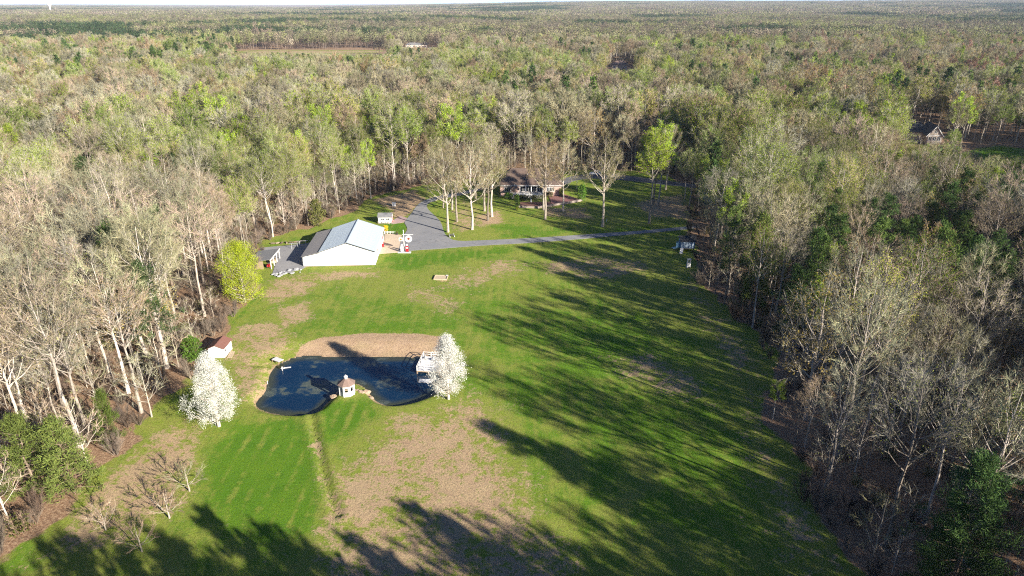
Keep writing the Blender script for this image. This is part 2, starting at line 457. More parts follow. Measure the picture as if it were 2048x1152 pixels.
gx = axis(-78, 78, 0.62, -16000, 16000)
gy = axis(52, 222, 0.62, -600, 20000)
GX, GY = np.meshgrid(gx, gy)
gz = ground_z(GX.ravel(), GY.ravel())
gz = gz + np.where(np.hypot(GX.ravel(), GY.ravel()) < 600, (vnoise(GX.ravel(), GY.ravel(), 2.2, 5) - 0.5) * 0.05 + (vnoise(GX.ravel(), GY.ravel(), 1.0, 6) - 0.5) * 0.03 - 0.03, 0)
nx, ny = len(gx), len(gy)
idx = np.arange(nx * ny).reshape(ny, nx)
quads = np.stack([idx[:-1, :-1], idx[:-1, 1:], idx[1:, 1:], idx[1:, :-1]], -1).reshape(-1, 4)
gme = bpy.data.meshes.new('ground')
gme.vertices.add(nx * ny)
gme.vertices.foreach_set('co', np.stack([GX.ravel(), GY.ravel(), gz], 1).astype(np.float32).ravel())
gme.loops.add(quads.size); gme.loops.foreach_set('vertex_index', quads.ravel().astype(np.int32))
gme.polygons.add(len(quads)); gme.polygons.foreach_set('loop_start', np.arange(0, quads.size, 4, dtype=np.int32))
gme.update(calc_edges=True); gme.validate()
gme.polygons.foreach_set('use_smooth', np.ones(len(quads), bool))
X, Y = GX.ravel(), GY.ravel()
zone = np.zeros((nx * ny, 4), np.float32); zone[:, 3] = 1
nearm = (np.abs(X) < 130) & (Y > 20) & (Y < 330)
xs, ys = X[nearm], Y[nearm]
fd = poly_sd(xs, ys, FIELD) + (vnoise(xs, ys, 6, 1) - 0.5) * 5 + (vnoise(xs, ys, 2.0, 2) - 0.5) * 2
lit = smooth(-2.0, 2.0, fd)
dry = np.zeros_like(xs); lush = np.zeros_like(xs)
for p, s, k in DRY:
    dry = np.maximum(dry, k * (1 - smooth(-s, s, poly_sd(xs, ys, p))))
for p, s, k in LUSH:
    lush = np.maximum(lush, k * (1 - smooth(-s, s, poly_sd(xs, ys, p))))
dry = np.maximum(dry, 0.8 * (1 - smooth(0, 1.6, np.abs(poly_sd(xs, ys, POND)))))
zone[:, 1] = 1
zone[nearm, 0], zone[nearm, 1], zone[nearm, 2] = dry, lit, lush
farm = (X > 150) & (X < 330) & (Y > 250) & (Y < 420)
fl = 1 - smooth(-4, 4, poly_sd(X[farm], Y[farm], FARLAWN))
zone[farm, 1] = 1 - fl; zone[farm, 2] = fl
cm = (Y > 700) & (Y < 1300) & (np.abs(X) < 700)
cl = 1 - smooth(-10, 10, poly_sd(X[cm], Y[cm], CLEARING))
zone[cm, 1] = 1 - cl; zone[cm, 0] = 0.6 * cl
att = gme.color_attributes.new('Zone', 'FLOAT_COLOR', 'POINT')
att.data.foreach_set('color', zone.ravel())

def ground_material():
    m, nt, out = new_mat('ground')
    b = nd(nt, 'ShaderNodeBsdfPrincipled'); b.inputs['Roughness'].default_value = 0.95; b.inputs['Specular IOR Level'].default_value = 0.15
    tc = nd(nt, 'ShaderNodeTexCoord'); v = tc.outputs['Object']
    a = nd(nt, 'ShaderNodeVertexColor', layer_name='Zone')
    sp = nd(nt, 'ShaderNodeSeparateColor'); nt.links.new(a.outputs[0], sp.inputs[0])
    R, G, B = sp.outputs
    n_big, n_mid, n_small, n_fine = noise(nt, v, 0.045, 3), noise(nt, v, 0.17, 7, 0.72), noise(nt, v, 0.75, 6, 0.75), noise(nt, v, 2.6, 5, 0.8)
    # mown direction: long faint streaks
    mp = nd(nt, 'ShaderNodeMapping'); mp.inputs['Rotation'].default_value = (0, 0, math.radians(-14)); mp.inputs['Scale'].default_value = (0.8, 0.05, 1)
    nt.links.new(v, mp.inputs[0]); streak = noise(nt, mp.outputs[0], 1.0, 3, 0.6)
    green = mixc(nt, mrange(nt, n_mid, 0.3, 0.7), (0.085, 0.210, 0.008), (0.155, 0.275, 0.014))
    green = mixc(nt, mrange(nt, n_fine, 0.38, 0.66), green, (0.055, 0.125, 0.010))
    yellow = mixc(nt, mrange(nt, n_small, 0.3, 0.7), (0.20, 0.26, 0.028), (0.30, 0.28, 0.075))
    yellow = mixc(nt, mrange(nt, n_fine, 0.42, 0.7), yellow, (0.14, 0.19, 0.022))
    gf = maths(nt, 'ADD', maths(nt, 'MULTIPLY', B, 0.42), maths(nt, 'ADD', maths(nt, 'MULTIPLY', n_big, 0.7), maths(nt, 'MULTIPLY', n_mid, 1.5)))
    gf = maths(nt, 'ADD', gf, maths(nt, 'MULTIPLY', maths(nt, 'SUBTRACT', streak, 0.5), 0.55))
    wv = nd(nt, 'ShaderNodeTexWave', wave_type='BANDS', bands_direction='X', wave_profile='SIN'); wv.inputs['Scale'].default_value = 2 * math.pi / 20 / 2.5; wv.inputs['Distortion'].default_value = 1.2; wv.inputs['Detail Scale'].default_value = 0.3
    nt.links.new(v, wv.inputs[0])
    gf = maths(nt, 'ADD', gf, maths(nt, 'MULTIPLY', maths(nt, 'SUBTRACT', wv.outputs[1], 0.5), mrange(nt, B, 0.55, 0.8, 0.0, 0.42)))
    gf = maths(nt, 'ADD', gf, maths(nt, 'MULTIPLY', maths(nt, 'SUBTRACT', n_small, 0.5), 1.1))
    grass = mixc(nt, mrange(nt, gf, 1.0, 1.42), yellow, green)
    tan = mixc(nt, mrange(nt, n_small, 0.3, 0.7), (0.50, 0.35, 0.23), (0.38, 0.25, 0.155))
    tan = mixc(nt, mrange(nt, n_mid, 0.42, 0.72), tan, (0.43, 0.32, 0.18))
    tan = mixc(nt, mrange(nt, n_fine, 0.45, 0.7), tan, (0.30, 0.215, 0.11))
    df = maths(nt, 'ADD', R, maths(nt, 'ADD', maths(nt, 'MULTIPLY', maths(nt, 'SUBTRACT', n_mid, 0.5), 1.7), maths(nt, 'MULTIPLY', maths(nt, 'SUBTRACT', n_small, 0.5), 1.8)))
    df = maths(nt, 'ADD', df, maths(nt, 'MULTIPLY', maths(nt, 'SUBTRACT', n_fine, 0.5), 1.2))
    df = maths(nt, 'SUBTRACT', maths(nt, 'ADD', df, maths(nt, 'MULTIPLY', maths(nt, 'SUBTRACT', n_big, 0.42), 0.7)), maths(nt, 'MULTIPLY', B, 0.30))
    c = mixc(nt, mrange(nt, df, 0.36, 0.72), grass, tan)
    litter = mixc(nt, mrange(nt, n_small, 0.3, 0.7), (0.30, 0.165, 0.095), (0.20, 0.115, 0.07))
    litter = mixc(nt, mrange(nt, n_fine, 0.35, 0.7), litter, (0.34, 0.24, 0.15))
    lf = maths(nt, 'ADD', G, maths(nt, 'MULTIPLY', maths(nt, 'SUBTRACT', n_small, 0.5), 0.8))
    c = mixc(nt, mrange(nt, lf, 0.35, 0.65), c, litter)
    hv = nd(nt, 'ShaderNodeHueSaturation'); nt.links.new(c, hv.inputs['Color'])
    nt.links.new(mrange(nt, maths(nt, 'ADD', maths(nt, 'MULTIPLY', n_fine, 0.6), maths(nt, 'MULTIPLY', noise(nt, v, 7, 3, 0.8), 0.4)), 0.38, 0.62, 0.60, 1.42), hv.inputs['Value']); c = hv.outputs[0]
    nt.links.new(c, b.inputs['Base Color'])
    h = maths(nt, 'ADD', maths(nt, 'MULTIPLY', n_fine, 0.6), maths(nt, 'MULTIPLY', noise(nt, v, 14, 3, 0.7), 0.5))
    bp = nd(nt, 'ShaderNodeBump'); bp.inputs['Strength'].default_value = 0.8; bp.inputs['Distance'].default_value = 0.30
    nt.links.new(h, bp.inputs['Height']); nt.links.new(bp.outputs[0], b.inputs['Normal'])
    nt.links.new(b.outputs[0], out.inputs[0])
    return m
gme.materials.append(ground_material())
ground = bpy.data.objects.new('ground', gme); col.objects.link(ground)
tag(ground, 'mown field with green and dry patches and leaf-littered forest floor', kind='structure')

# ------------------------------------------------------------------ flat sheets: water, roads, paving
def sheet(name, poly, z, m, label, th=0.0):
    import bmesh
    bm = bmesh.new()
    vsx = [bm.verts.new((x, y, z)) for x, y in poly]
    f = bm.faces.new(vsx)
    if f.normal.z < 0: bmesh.ops.reverse_faces(bm, faces=[f])
    bm.normal_update()
    if f.normal.z < 0: f.normal_flip()
    if th:
        r = bmesh.ops.extrude_face_region(bm, geom=[f])
        bmesh.ops.translate(bm, verts=[q for q in r['geom'] if isinstance(q, bmesh.types.BMVert)], vec=(0, 0, th))
    bmesh.ops.triangulate(bm, faces=bm.faces[:])
    me = bpy.data.meshes.new(name); bm.to_mesh(me); bm.free()
    me.materials.append(m)
    o = bpy.data.objects.new(name, me); col.objects.link(o)
    return tag(o, label, kind='structure')

def water_material():
    m, nt, out = new_mat('pond_water')
    b = nd(nt, 'ShaderNodeBsdfPrincipled')
    v = nd(nt, 'ShaderNodeTexCoord').outputs['Object']
    mp = nd(nt, 'ShaderNodeMapping'); mp.inputs['Scale'].default_value = (0.75, 1.0, 1); nt.links.new(v, mp.inputs[0])
    n1, n2 = noise(nt, mp.outputs[0], 0.16, 3, 0.6), noise(nt, mp.outputs[0], 0.62, 6, 0.72)
    alg = maths(nt, 'ADD', maths(nt, 'MULTIPLY', n1, 0.8), n2)
    f = mrange(nt, alg, 0.93, 1.08)
    fine = mrange(nt, noise(nt, v, 5.0, 4, 0.75), 0.35, 0.7)
    mat_c = mixc(nt, fine, (0.035, 0.060, 0.060), (0.15, 0.155, 0.115))
    deep = mixc(nt, mrange(nt, n1, 0.3, 0.7), (0.004, 0.019, 0.048), (0.006, 0.028, 0.060))
    at = nd(nt, 'ShaderNodeAttribute', attribute_name='shore')
    sh_ = mrange(nt, maths(nt, 'ADD', at.outputs['Fac'], maths(nt, 'MULTIPLY', maths(nt, 'SUBTRACT', n2, 0.5), 0.7)), 0.05, 0.6)
    deep = mixc(nt, sh_, (0.045, 0.050, 0.028), deep)
    nt.links.new(mixc(nt, maths(nt, 'MULTIPLY', f, 0.9), deep, mat_c), b.inputs['Base Color'])
    nt.links.new(mrange(nt, f, 0, 1, 0.06, 0.5), b.inputs['Roughness'])
    b.inputs['IOR'].default_value = 1.33
    bp = nd(nt, 'ShaderNodeBump'); bp.inputs['Strength'].default_value = 0.12; bp.inputs['Distance'].default_value = 0.05
    nt.links.new(noise(nt, v, 2.5, 3), bp.inputs['Height']); nt.links.new(bp.outputs[0], b.inputs['Normal'])
    nt.links.new(b.outputs[0], out.inputs[0])
    return m
wx, wy = np.arange(POND[:, 0].min() - 1.5, POND[:, 0].max() + 1.5, 0.5), np.arange(POND[:, 1].min() - 1.5, POND[:, 1].max() + 1.5, 0.5)
WX, WY = np.meshgrid(wx, wy)
wsd = poly_sd(WX.ravel(), WY.ravel(), POND)
wi = np.arange(WX.size).reshape(WX.shape)
wq = np.stack([wi[:-1, :-1], wi[:-1, 1:], wi[1:, 1:], wi[1:, :-1]], -1).reshape(-1, 4)
wq = wq[(wsd[wq] < 0.7).all(1)]
used = np.unique(wq); remap = np.zeros(WX.size, int); remap[used] = np.arange(len(used))
wme = bpy.data.meshes.new('pond_water')
wme.from_pydata([(a_, b_, POND_Z + 0.02) for a_, b_ in zip(WX.ravel()[used], WY.ravel()[used])], [], [tuple(int(k_) for k_ in q_) for q_ in remap[wq]])
sa = wme.attributes.new('shore', 'FLOAT', 'POINT'); sa.data.foreach_set('value', np.clip(-wsd[used] / 3.5, 0, 1).astype(np.float32))
wme.materials.append(water_material())
pond_o = bpy.data.objects.new('pond_water', wme); col.objects.link(pond_o)
tag(pond_o, 'dark blue pond with drifting algae mats', kind='structure')

def asphalt_material(name, c1, c2, c3):
    m, nt, out = new_mat(name)
    b = nd(nt, 'ShaderNodeBsdfPrincipled'); b.inputs['Roughness'].default_value = 0.85; b.inputs['Specular IOR Level'].default_value = 0.3
    v = nd(nt, 'ShaderNodeTexCoord').outputs['Object']
    c = mixc(nt, mrange(nt, noise(nt, v, 0.18, 4), 0.3, 0.7), c1, c2)
    c = mixc(nt, maths(nt, 'MULTIPLY', mrange(nt, noise(nt, v, 0.55, 5, 0.7), 0.52, 0.72), 0.7), c, c3)
    c = mixc(nt, maths(nt, 'MULTIPLY', mrange(nt, noise(nt, v, 6, 4, 0.7), 0.4, 0.7), 0.25), c, tuple(x * 0.7 for x in c1))
    vo = nd(nt, 'ShaderNodeTexVoronoi', feature='DISTANCE_TO_EDGE'); vo.inputs['Scale'].default_value = 0.22
    wv = nd(nt, 'ShaderNodeVectorMath', operation='ADD'); nt.links.new(v, wv.inputs[0])
    nz = nd(nt, 'ShaderNodeTexNoise'); nz.inputs['Scale'].default_value = 0.5; nt.links.new(v, nz.inputs[0]); sc_ = nd(nt, 'ShaderNodeVectorMath', operation='SCALE'); sc_.inputs['Scale'].default_value = 3.0; nt.links.new(nz.outputs[1], sc_.inputs[0]); nt.links.new(sc_.outputs[0], wv.inputs[1]); nt.links.new(wv.outputs[0], vo.inputs['Vector'])
    crack = maths(nt, 'MULTIPLY', mrange(nt, vo.outputs['Distance'], 0.0, 0.035, 1, 0), mrange(nt, noise(nt, v, 0.12, 2), 0.45, 0.6))
    c = mixc(nt, maths(nt, 'MULTIPLY', crack, 0.6), c, tuple(x * 0.45 for x in c1))
    nt.links.new(c, b.inputs['Base Color'])
    nt.links.new(b.outputs[0], out.inputs[0])
    return m
M['asphalt'] = asphalt_material('asphalt', (0.23, 0.23, 0.235), (0.27, 0.265, 0.26), (0.15, 0.15, 0.155))
M['concrete'] = asphalt_material('concrete', (0.60, 0.48, 0.34), (0.55, 0.43, 0.31), (0.48, 0.37, 0.26))
M['apron'] = asphalt_material('apron', (0.25, 0.245, 0.25), (0.30, 0.29, 0.28), (0.19, 0.185, 0.19))
sheet('driveway', rounded(DRIVE, 1), -0.004, M['asphalt'], 'grey asphalt driveway widening beside the barn', 0.05)
sheet('road', rounded(BACKDRIVE, 1), -0.004, asphalt_material('shaded_asphalt', (0.12, 0.12, 0.13), (0.15, 0.15, 0.155), (0.08, 0.08, 0.09)), 'asphalt turning area behind the brick house', 0.05)  # darker asphalt tone paints in the shade lying behind the house
sheet('pavement', PAD, -0.004, M['concrete'], 'tan concrete pad along the barn doors', 0.056)
sheet('path', WALK, -0.004, M['brick_paving'] if False else surf('pink_paving', (0.42, 0.30, 0.28), (0.34, 0.24, 0.22), 3, 0.9), 'pinkish paved walk from small shed to driveway', 0.06)
sheet('apron', APRON, -0.004, M['apron'], 'grey gravel yard beside the open lean-to', 0.05)
FD = WP([(2010, 345), (2060, 318), (2120, 305), (2160, 312), (2090, 335), (2060, 352)])
sheet('road', FD, 0.02, M['asphalt'], 'grey driveway of the tan gabled house', 0.05)
# ------------------------------------------------------------------ tree prototypes
def rv(r, s=1.0):
    return Vector((r.uniform(-s, s), r.uniform(-s, s), r.uniform(-s, s)))

def spray(b, r, p, d, n, ln, w, m=0, up=0.25):
    """n thin twigs fanning out from p"""
    for _ in range(n):
        q = (d + rv(r, 0.9) + Vector((0, 0, up))).normalized()
        L = ln * r.uniform(0.55, 1.25)
        side = q.cross(rv(r)).normalized() * w * r.uniform(0.6, 1.1)
        b.tri(p - side, p + side, p + q * L, m)

def leaf(b, r, p, s, m):
    n = (rv(r) + Vector((0, 0, 0.4))).normalized()
    a = n.cross(rv(r)).normalized(); c = n.cross(a)
    k = s * r.uniform(0.6, 1.2)
    b.quad(p - a * k, p + c * k * 0.62, p + a * k, p - c * k * 0.62, m)

def gen_tree(seed, h=25.0, cb=0.45, cr=4.6, n1=17, n2=5, n3=4, tw=5, twl=1.15, tww=0.035, lf=2, ls=0.14, tr=0.26,
             lod=0, top=0.55, rise=(0.35, 1.1), stems=1, lfm=1, spread=0.50, low=0.42):
    """a broadleaf tree: returns (trunk-and-limbs buffer, crown buffer). Crown material 0 = twig, 1 = leaf or bud"""
    r = random.Random(seed)
    tb, cbuf = MB(), MB()
    for st in range(stems):
        lean = Vector((r.uniform(-1, 1), r.uniform(-1, 1), 0)) * (0.035 * h if stems == 1 else 0.10 * h)
        K = 7
        tp, trd = [], []
        for i in range(K):
            t = i / (K - 1)
            wob = Vector((r.uniform(-1, 1), r.uniform(-1, 1), 0)) * 0.010 * h * (0 if i == 0 else 1)
            tp.append(Vector((0, 0, h * 0.97 * t)) + lean * t ** 1.4 + wob)
            trd.append(max(0.02, tr / stems ** 0.5 * ((1 - t) ** 0.85) * (1.35 if i == 0 else 1)))
        tp[0].z = -0.25
        tb.tube(tp, trd, 7 if lod == 0 else 4)
        def trunk_at(t):
            x = min(max(t, 0), 0.999) * (K - 1); i = int(x); f = x - i
            return tp[i].lerp(tp[i + 1], f), trd[i] * (1 - f) + trd[i + 1] * f
        zc = h * (cb + (1 - cb) * low); zr = h - zc
        az = r.uniform(0, 6.28)
        for i in range(n1):
            az += 2.4 + r.uniform(-0.45, 0.45)
            se = -0.30 + 1.26 * (i + r.random()) / n1                  # sine of the tip's elevation on the crown dome
            ce = math.sqrt(max(0.02, 1 - se * se))
            k_ = r.uniform(0.80, 1.10)
            u_ = Vector((math.cos(az) * ce, math.sin(az) * ce, se))
            c0, _ = trunk_at(zc / h)
            tip = c0 + Vector((u_.x * cr * k_, u_.y * cr * k_, se * (zr if se > 0 else zr * 0.55) * k_))
            hor = cr * ce * k_
            t = min(max((tip.z - hor * r.uniform(0.7, 1.5) - 0.06 * h) / h, cb * r.uniform(0.85, 1.05)), 0.86)
            p0, r0 = trunk_at(t)
            L = (tip - p0).length
            br = max(0.03, r0 * 0.5)
            nseg = 4 if lod == 0 else 3
            bow = Vector((u_.x, u_.y, 0)) * L * r.uniform(-0.02, 0.14) + Vector((0, 0, -0.05 * L))
            pts = []
            for k in range(nseg + 1):
                f = k / nseg
                pts.append(p0.lerp(tip, f) + bow * (4 * f * (1 - f)) + (rv(r, 0.035 * L) if 0 < k < nseg else Vector((0, 0, 0))))
            tb.tube(pts, [br * (1 - 0.82 * k / nseg) for k in range(nseg + 1)], 5 if lod == 0 else 3)
            for j in range(n2):
                f = 0.38 + 0.62 * (j + r.random()) / n2
                x = min(f, 0.999) * nseg; k = int(x)
                q0 = pts[k].lerp(pts[k + 1], x - k)
                base = (pts[k + 1] - pts[k]).normalized()
                d2 = (base * 0.8 + u_ * 0.35 + rv(r, 0.95) + Vector((0, 0, 0.15))).normalized()
                L2 = cr * spread * (1.1 - 0.45 * f) * r.uniform(0.7, 1.2)
                q1 = q0 + d2 * L2 * 0.5; d3 = (d2 + rv(r, 0.3) + Vector((0, 0, 0.15))).normalized(); q2 = q1 + d3 * L2 * 0.5
                r2 = br * 0.34
                (tb if lod == 0 else cbuf).tube([q0, q1, q2], [r2, r2 * 0.65, r2 * 0.25], 3)
                for e in range(n3):
                    g = 0.2 + 0.8 * (e + r.random()) / n3
                    s0 = q0.lerp(q1, g * 2) if g < 0.5 else q1.lerp(q2, g * 2 - 1)
                    d4 = (d3 + u_ * 0.35 + rv(r, 0.85) + Vector((0, 0, 0.12))).normalized()
                    L3 = max(0.5, L2 * 0.5 * r.uniform(0.6, 1.2))
                    s1 = s0 + d4 * L3
                    w3 = 0.045 if lod == 0 else 0.09
                    sd_ = d4.cross(rv(r)).normalized() * w3
                    cbuf.quad(s0 - sd_, s0 + sd_, s1 + sd_ * 0.3, s1 - sd_ * 0.3, 0)
                    spray(cbuf, r, s0.lerp(s1, 0.35), d4, tw // 2, twl, tww)
                    spray(cbuf, r, s1, d4, tw - tw // 2, twl, tww)
                    for _ in range(lf):
                        leaf(cbuf, r, s0.lerp(s1, r.uniform(0.3, 1.1)) + rv(r, 0.55 * (1 + ls)), ls, lfm)
    return tb, cbuf

def gen_pine(seed, h=20.0, cb=0.35, cr=3.4, n=34, cl=3, nd_=34, nl=0.60, nw=0.042, tr=0.24, cone=0.6, lod=0):
    r = random.Random(seed)
    tb, cb_ = MB(), MB()
    tp = [Vector((r.uniform(-.1, .1) * i, r.uniform(-.1, .1) * i, -0.25 if i == 0 else h * i / 6)) for i in range(7)]
    tb.tube(tp, [max(0.03, tr * (1 - i / 6.3)) for i in range(7)], 6 if lod == 0 else 4)
    az = r.uniform(0, 6)
    for i in range(n):
        s = (i + r.random()) / n
        z = h * (cb + (1 - cb) * s)
        x = min(z / h, 0.995) * 6; k = int(x); p0 = tp[k].lerp(tp[k + 1], x - k)
        az += 2.4 + r.uniform(-.6, .6)
        L = cr * ((1 - s) ** cone * 0.95 + 0.12) * r.uniform(0.6, 1.2)
        el = -0.10 + 0.75 * s + r.uniform(-.2, .2)
        d = Vector((math.cos(az) * math.cos(el), math.sin(az) * math.cos(el), math.sin(el)))
        tb.tube([p0, p0 + d * L * 0.5, p0 + d * L + Vector((0, 0, 0.08 * L))], [0.06, 0.045, 0.02], 3)
        for c in range(cl):
            f = 0.35 + 0.65 * (c + r.random()) / cl
            q = p0 + d * L * f + rv(r, 0.35 + 0.10 * L)
            for _ in range(nd_):
                dd = (rv(r) + Vector((0, 0, 0.55)) + d * 0.3).normalized()
                pp = q + rv(r, 0.45)
                sdv = dd.cross(rv(r)).normalized() * nw
                ln = nl * r.uniform(.6, 1.2)
                cb_.quad(pp - sdv * 0.5, pp + sdv * 0.5, pp + dd * ln + sdv, pp + dd * ln - sdv, 1)
    return tb, cb_

def gen_dense(seed, h=12.0, rad=4.0, base=1.2, n=900, per=8, ls=0.20, tr=0.2, shape='tear', m=1, limbs=40, droop=0.0, seedr=0.5, clump=None):
    """a densely leaved crown filling an envelope, with limbs inside it"""
    r = random.Random(seed)
    tb, cb_ = MB(), MB()
    tb.tube([Vector((0, 0, -0.25)), Vector((0.05, 0, h * 0.35)), Vector((0.1, 0.1, h * 0.7)), Vector((0, 0.1, h * 0.93))], [tr * 1.3, tr, tr * 0.5, 0.03], 7)
    def env(s):
        if shape == 'tear':
            return rad * (0.55 + 1.6 * s) if s < 0.28 else rad * max(0.05, (1 - (s - 0.28) / 0.74)) ** 0.72
        if shape == 'cone':
            return rad * (1 - s) ** 0.8 + 0.08
        if shape == 'egg':
            return rad * math.sqrt(max(0.02, 1 - ((s - 0.42) / 0.6) ** 2))
        return rad * math.sqrt(max(0.01, 1 - (2 * s - 1) ** 2))
    lob = [(r.uniform(0, 6.28), r.uniform(0, 6.28), r.uniform(0.05, 0.16)) for _ in range(5)]
    def lump(a, s):
        return 1 + sum(k * math.sin(a * (i + 2) + p + s * (5 + 2 * i) + q) for i, (p, q, k) in enumerate(lob))
    for i in range(limbs):
        s = r.uniform(0.05, 0.9); a = r.uniform(0, 6.28); z = base + (h - base) * s
        R = env(s) * lump(a, s) * 0.92
        z0 = max(base * 0.8, z - R * 0.8)
        p0 = Vector((0, 0, z0)); p2 = Vector((math.cos(a) * R, math.sin(a) * R, z)); p1 = p0.lerp(p2, 0.5) + Vector((0, 0, -0.1 * R))
        tb.tube([p0, p1, p2], [tr * 0.28, tr * 0.18, 0.015], 3)
    for i in range(n):
        s = r.random() ** (0.8 if shape != 'cone' else 1.3); a = r.uniform(0, 6.28)
        R = env(s) * lump(a, s) * (r.random() ** seedr if r.random() > 0.25 else r.random())
        c = Vector((math.cos(a) * R, math.sin(a) * R, base + (h - base) * s - droop * R * R / max(rad, 1)))
        for _ in range(per):
            leaf(cb_, r, c + Vector((r.gauss(0, 1), r.gauss(0, 1), r.gauss(0, 1))) * (clump or ls * 1.1), ls, m)
    return tb, cb_

def gen_shrub(seed, h=3.2, n=13, tw=46, ls=0.0, lf=0, lfm=1, w=0.03):
    r = random.Random(seed)
    tb, cb_ = MB(), MB()
    for i in range(n):
        a = r.uniform(0, 6.28); o = r.uniform(0.2, 0.75)
        d = Vector((math.cos(a) * o, math.sin(a) * o, 1)).normalized()
        p0 = Vector((math.cos(a) * 0.2, math.sin(a) * 0.2, -0.1)); L = h * r.uniform(0.6, 1.1)
        p1 = p0 + d * L * 0.5; p2 = p1 + (d + rv(r, 0.3)).normalized() * L * 0.5
        tb.tube([p0, p1, p2], [0.05, 0.035, 0.012], 3)
        for k in range(tw):
            f = r.uniform(0.25, 1)
            q = p0.lerp(p1, f * 2) if f < 0.5 else p1.lerp(p2, f * 2 - 1)
            spray(cb_, r, q, d, 2, 0.30 * h, w)
            for _ in range(lf):
                leaf(cb_, r, q + rv(r, 0.28 * h), ls, lfm)
    return tb, cb_

def merged(tb, cb_, bark_slot):
    o = MB(); n = len(cb_.v)
    o.v = cb_.v + tb.v; o.f = cb_.f + [tuple(i + n for i in f) for f in tb.f]; o.m = cb_.m + [bark_slot] * len(tb.f)
    return o

# kind -> list of prototypes (trunk mesh, crown mesh, height)
PROTO, HEIGHT = {}, {}
def add_kind(kind, gens, bark, twig, leafm):
    PROTO[kind] = []
    for i, (tb, cb_) in enumerate(gens):
        PROTO[kind].append((tb.mesh(kind + '_trunk', M[bark]), cb_.mesh(kind + '_crown', [M[twig], M[leafm]])))
add_kind('bare_tree', [gen_tree(100 + i, h=25, cb=0.46 + 0.05 * (i % 3), cr=3.9 + 0.45 * (i % 3), low=0.46, n1=20 + i % 3, tr=0.25, tw=7, tww=0.022, lf=3, ls=0.09, stems=2 if i == 6 else 1) for i in range(8)], 'bark', 'twig', 'bud')
add_kind('budding_tree', [gen_tree(200 + i, h=25, cb=0.44 + 0.05 * (i % 3), cr=4.0 + 0.4 * (i % 3), low=0.46, n1=20, tr=0.24, lf=13, ls=0.105, tw=4, tww=0.022, stems=2 if i == 5 else 1) for i in range(6)], 'bark', 'twig', 'young_leaf')
add_kind('golden_tree', [gen_tree(300 + i, h=20, cb=0.30, cr=5.2, n1=20, n2=5, tr=0.30, lf=8, ls=0.13, tw=6, tww=0.022, top=0.8) for i in range(2)], 'bark', 'twig', 'gold_leaf')
add_kind('red_tree', [gen_tree(350 + i, h=20, cb=0.4, cr=4.5, n1=16, tr=0.22, lf=5, ls=0.12, tw=6, tww=0.022) for i in range(1)], 'bark', 'twig', 'red_bud')
add_kind('lime_tree', [gen_tree(400 + i, h=25, cb=0.44, cr=3.5, n1=15, n2=5, n3=4, tw=3, lf=22, ls=0.165, tr=0.28) for i in range(2)], 'bark', 'twig', 'lime_leaf')
add_kind('pine_tree', [gen_pine(500 + i, h=20, cb=0.34 + 0.05 * i, cr=3.3 + 0.2 * i) for i in range(3)], 'pine_bark', 'twig', 'pine_leaf')
add_kind('sapling', [gen_tree(600 + i, h=11, cb=0.30, cr=2.4, n1=11, n2=4, n3=3, tw=4, twl=0.8, tww=0.018, lf=2, ls=0.09, tr=0.09) for i in range(3)], 'bark', 'twig', 'bud')
add_kind('yard_tree', [gen_tree(800 + i, h=26, cb=0.36 + 0.03 * (i % 3), cr=5.1, n1=21, n2=5, n3=4, tw=7, tww=0.022, lf=12, ls=0.11, tr=0.34, rise=(0.15, 1.15)) for i in range(5)], 'bark', 'twig', 'bud')
add_kind('fruit_tree', [gen_tree(700 + i, h=4.2, cb=0.28, cr=2.1, n1=9, n2=4, n3=3, tw=5, twl=0.55, tww=0.018, lf=1, ls=0.06, tr=0.10, spread=0.6) for i in range(2)], 'bark', 'twig', 'bud')
add_kind('young_pine', [gen_pine(900 + i, h=12, cb=0.06, cr=4.0, n=50, cl=4, nd_=34, nl=0.5, nw=0.04, cone=0.75, tr=0.2) for i in range(2)], 'pine_bark', 'twig', 'pine_light')
add_kind('great_pine', [gen_pine(950, h=24, cb=0.18, cr=5.6, n=80, cl=6, nd_=46, nl=0.52, nw=0.028, cone=0.6, tr=0.3)], 'pine_bark', 'twig', 'pine_leaf')
HEIGHT.update(great_pine=24, young_pine=12, yard_tree=26, bare_tree=25, budding_tree=25, golden_tree=20, red_tree=20, lime_tree=25, pine_tree=20, sapling=11, fruit_tree=4.2)

# the same kinds, lighter, for the mass of the woodland
protos_mid = bpy.data.collections.new('woodland_trees')
MID = []                                          # kind of each prototype, in name order
def add_mid(kind, tb, cb_, mats):
    o = bpy.data.objects.new('p%03d_%s' % (len(MID), kind), merged(tb, cb_, 2).mesh(kind, mats))
    protos_mid.objects.link(o); MID.append(kind)
TW = dict(lod=1, n2=6, n3=4, low=0.5, tww=0.042, twl=1.5, tr=0.27)
for i in range(6): add_mid('bare_tree', *gen_tree(1100 + i, h=25, cb=0.48, cr=4.3 + .6 * (i % 3), n1=19, tw=7, lf=4, ls=0.17, **TW), [M['twig'], M['bud'], M['bark']])
for i in range(5): add_mid('budding_tree', *gen_tree(1200 + i, h=25, cb=0.48, cr=4.3 + .6 * (i % 3), n1=19, tw=4, lf=10, ls=0.18, **TW), [M['twig'], M['young_leaf'], M['bark']])
for i in range(2): add_mid('golden_tree', *gen_tree(1300 + i, h=20, cb=0.35, cr=5.6, n1=14, tw=4, lf=9, ls=0.18, **TW), [M['twig'], M['gold_leaf'], M['bark']])
add_mid('red_tree', *gen_tree(1350, h=20, cb=0.35, cr=5.0, n1=14, tw=4, lf=5, ls=0.26, **TW), [M['twig'], M['red_bud'], M['bark']])
add_mid('lime_tree', *gen_tree(1400, h=24, cb=0.35, cr=4.6, n1=14, tw=2, lf=14, ls=0.22, **TW), [M['twig'], M['lime_leaf'], M['bark']])
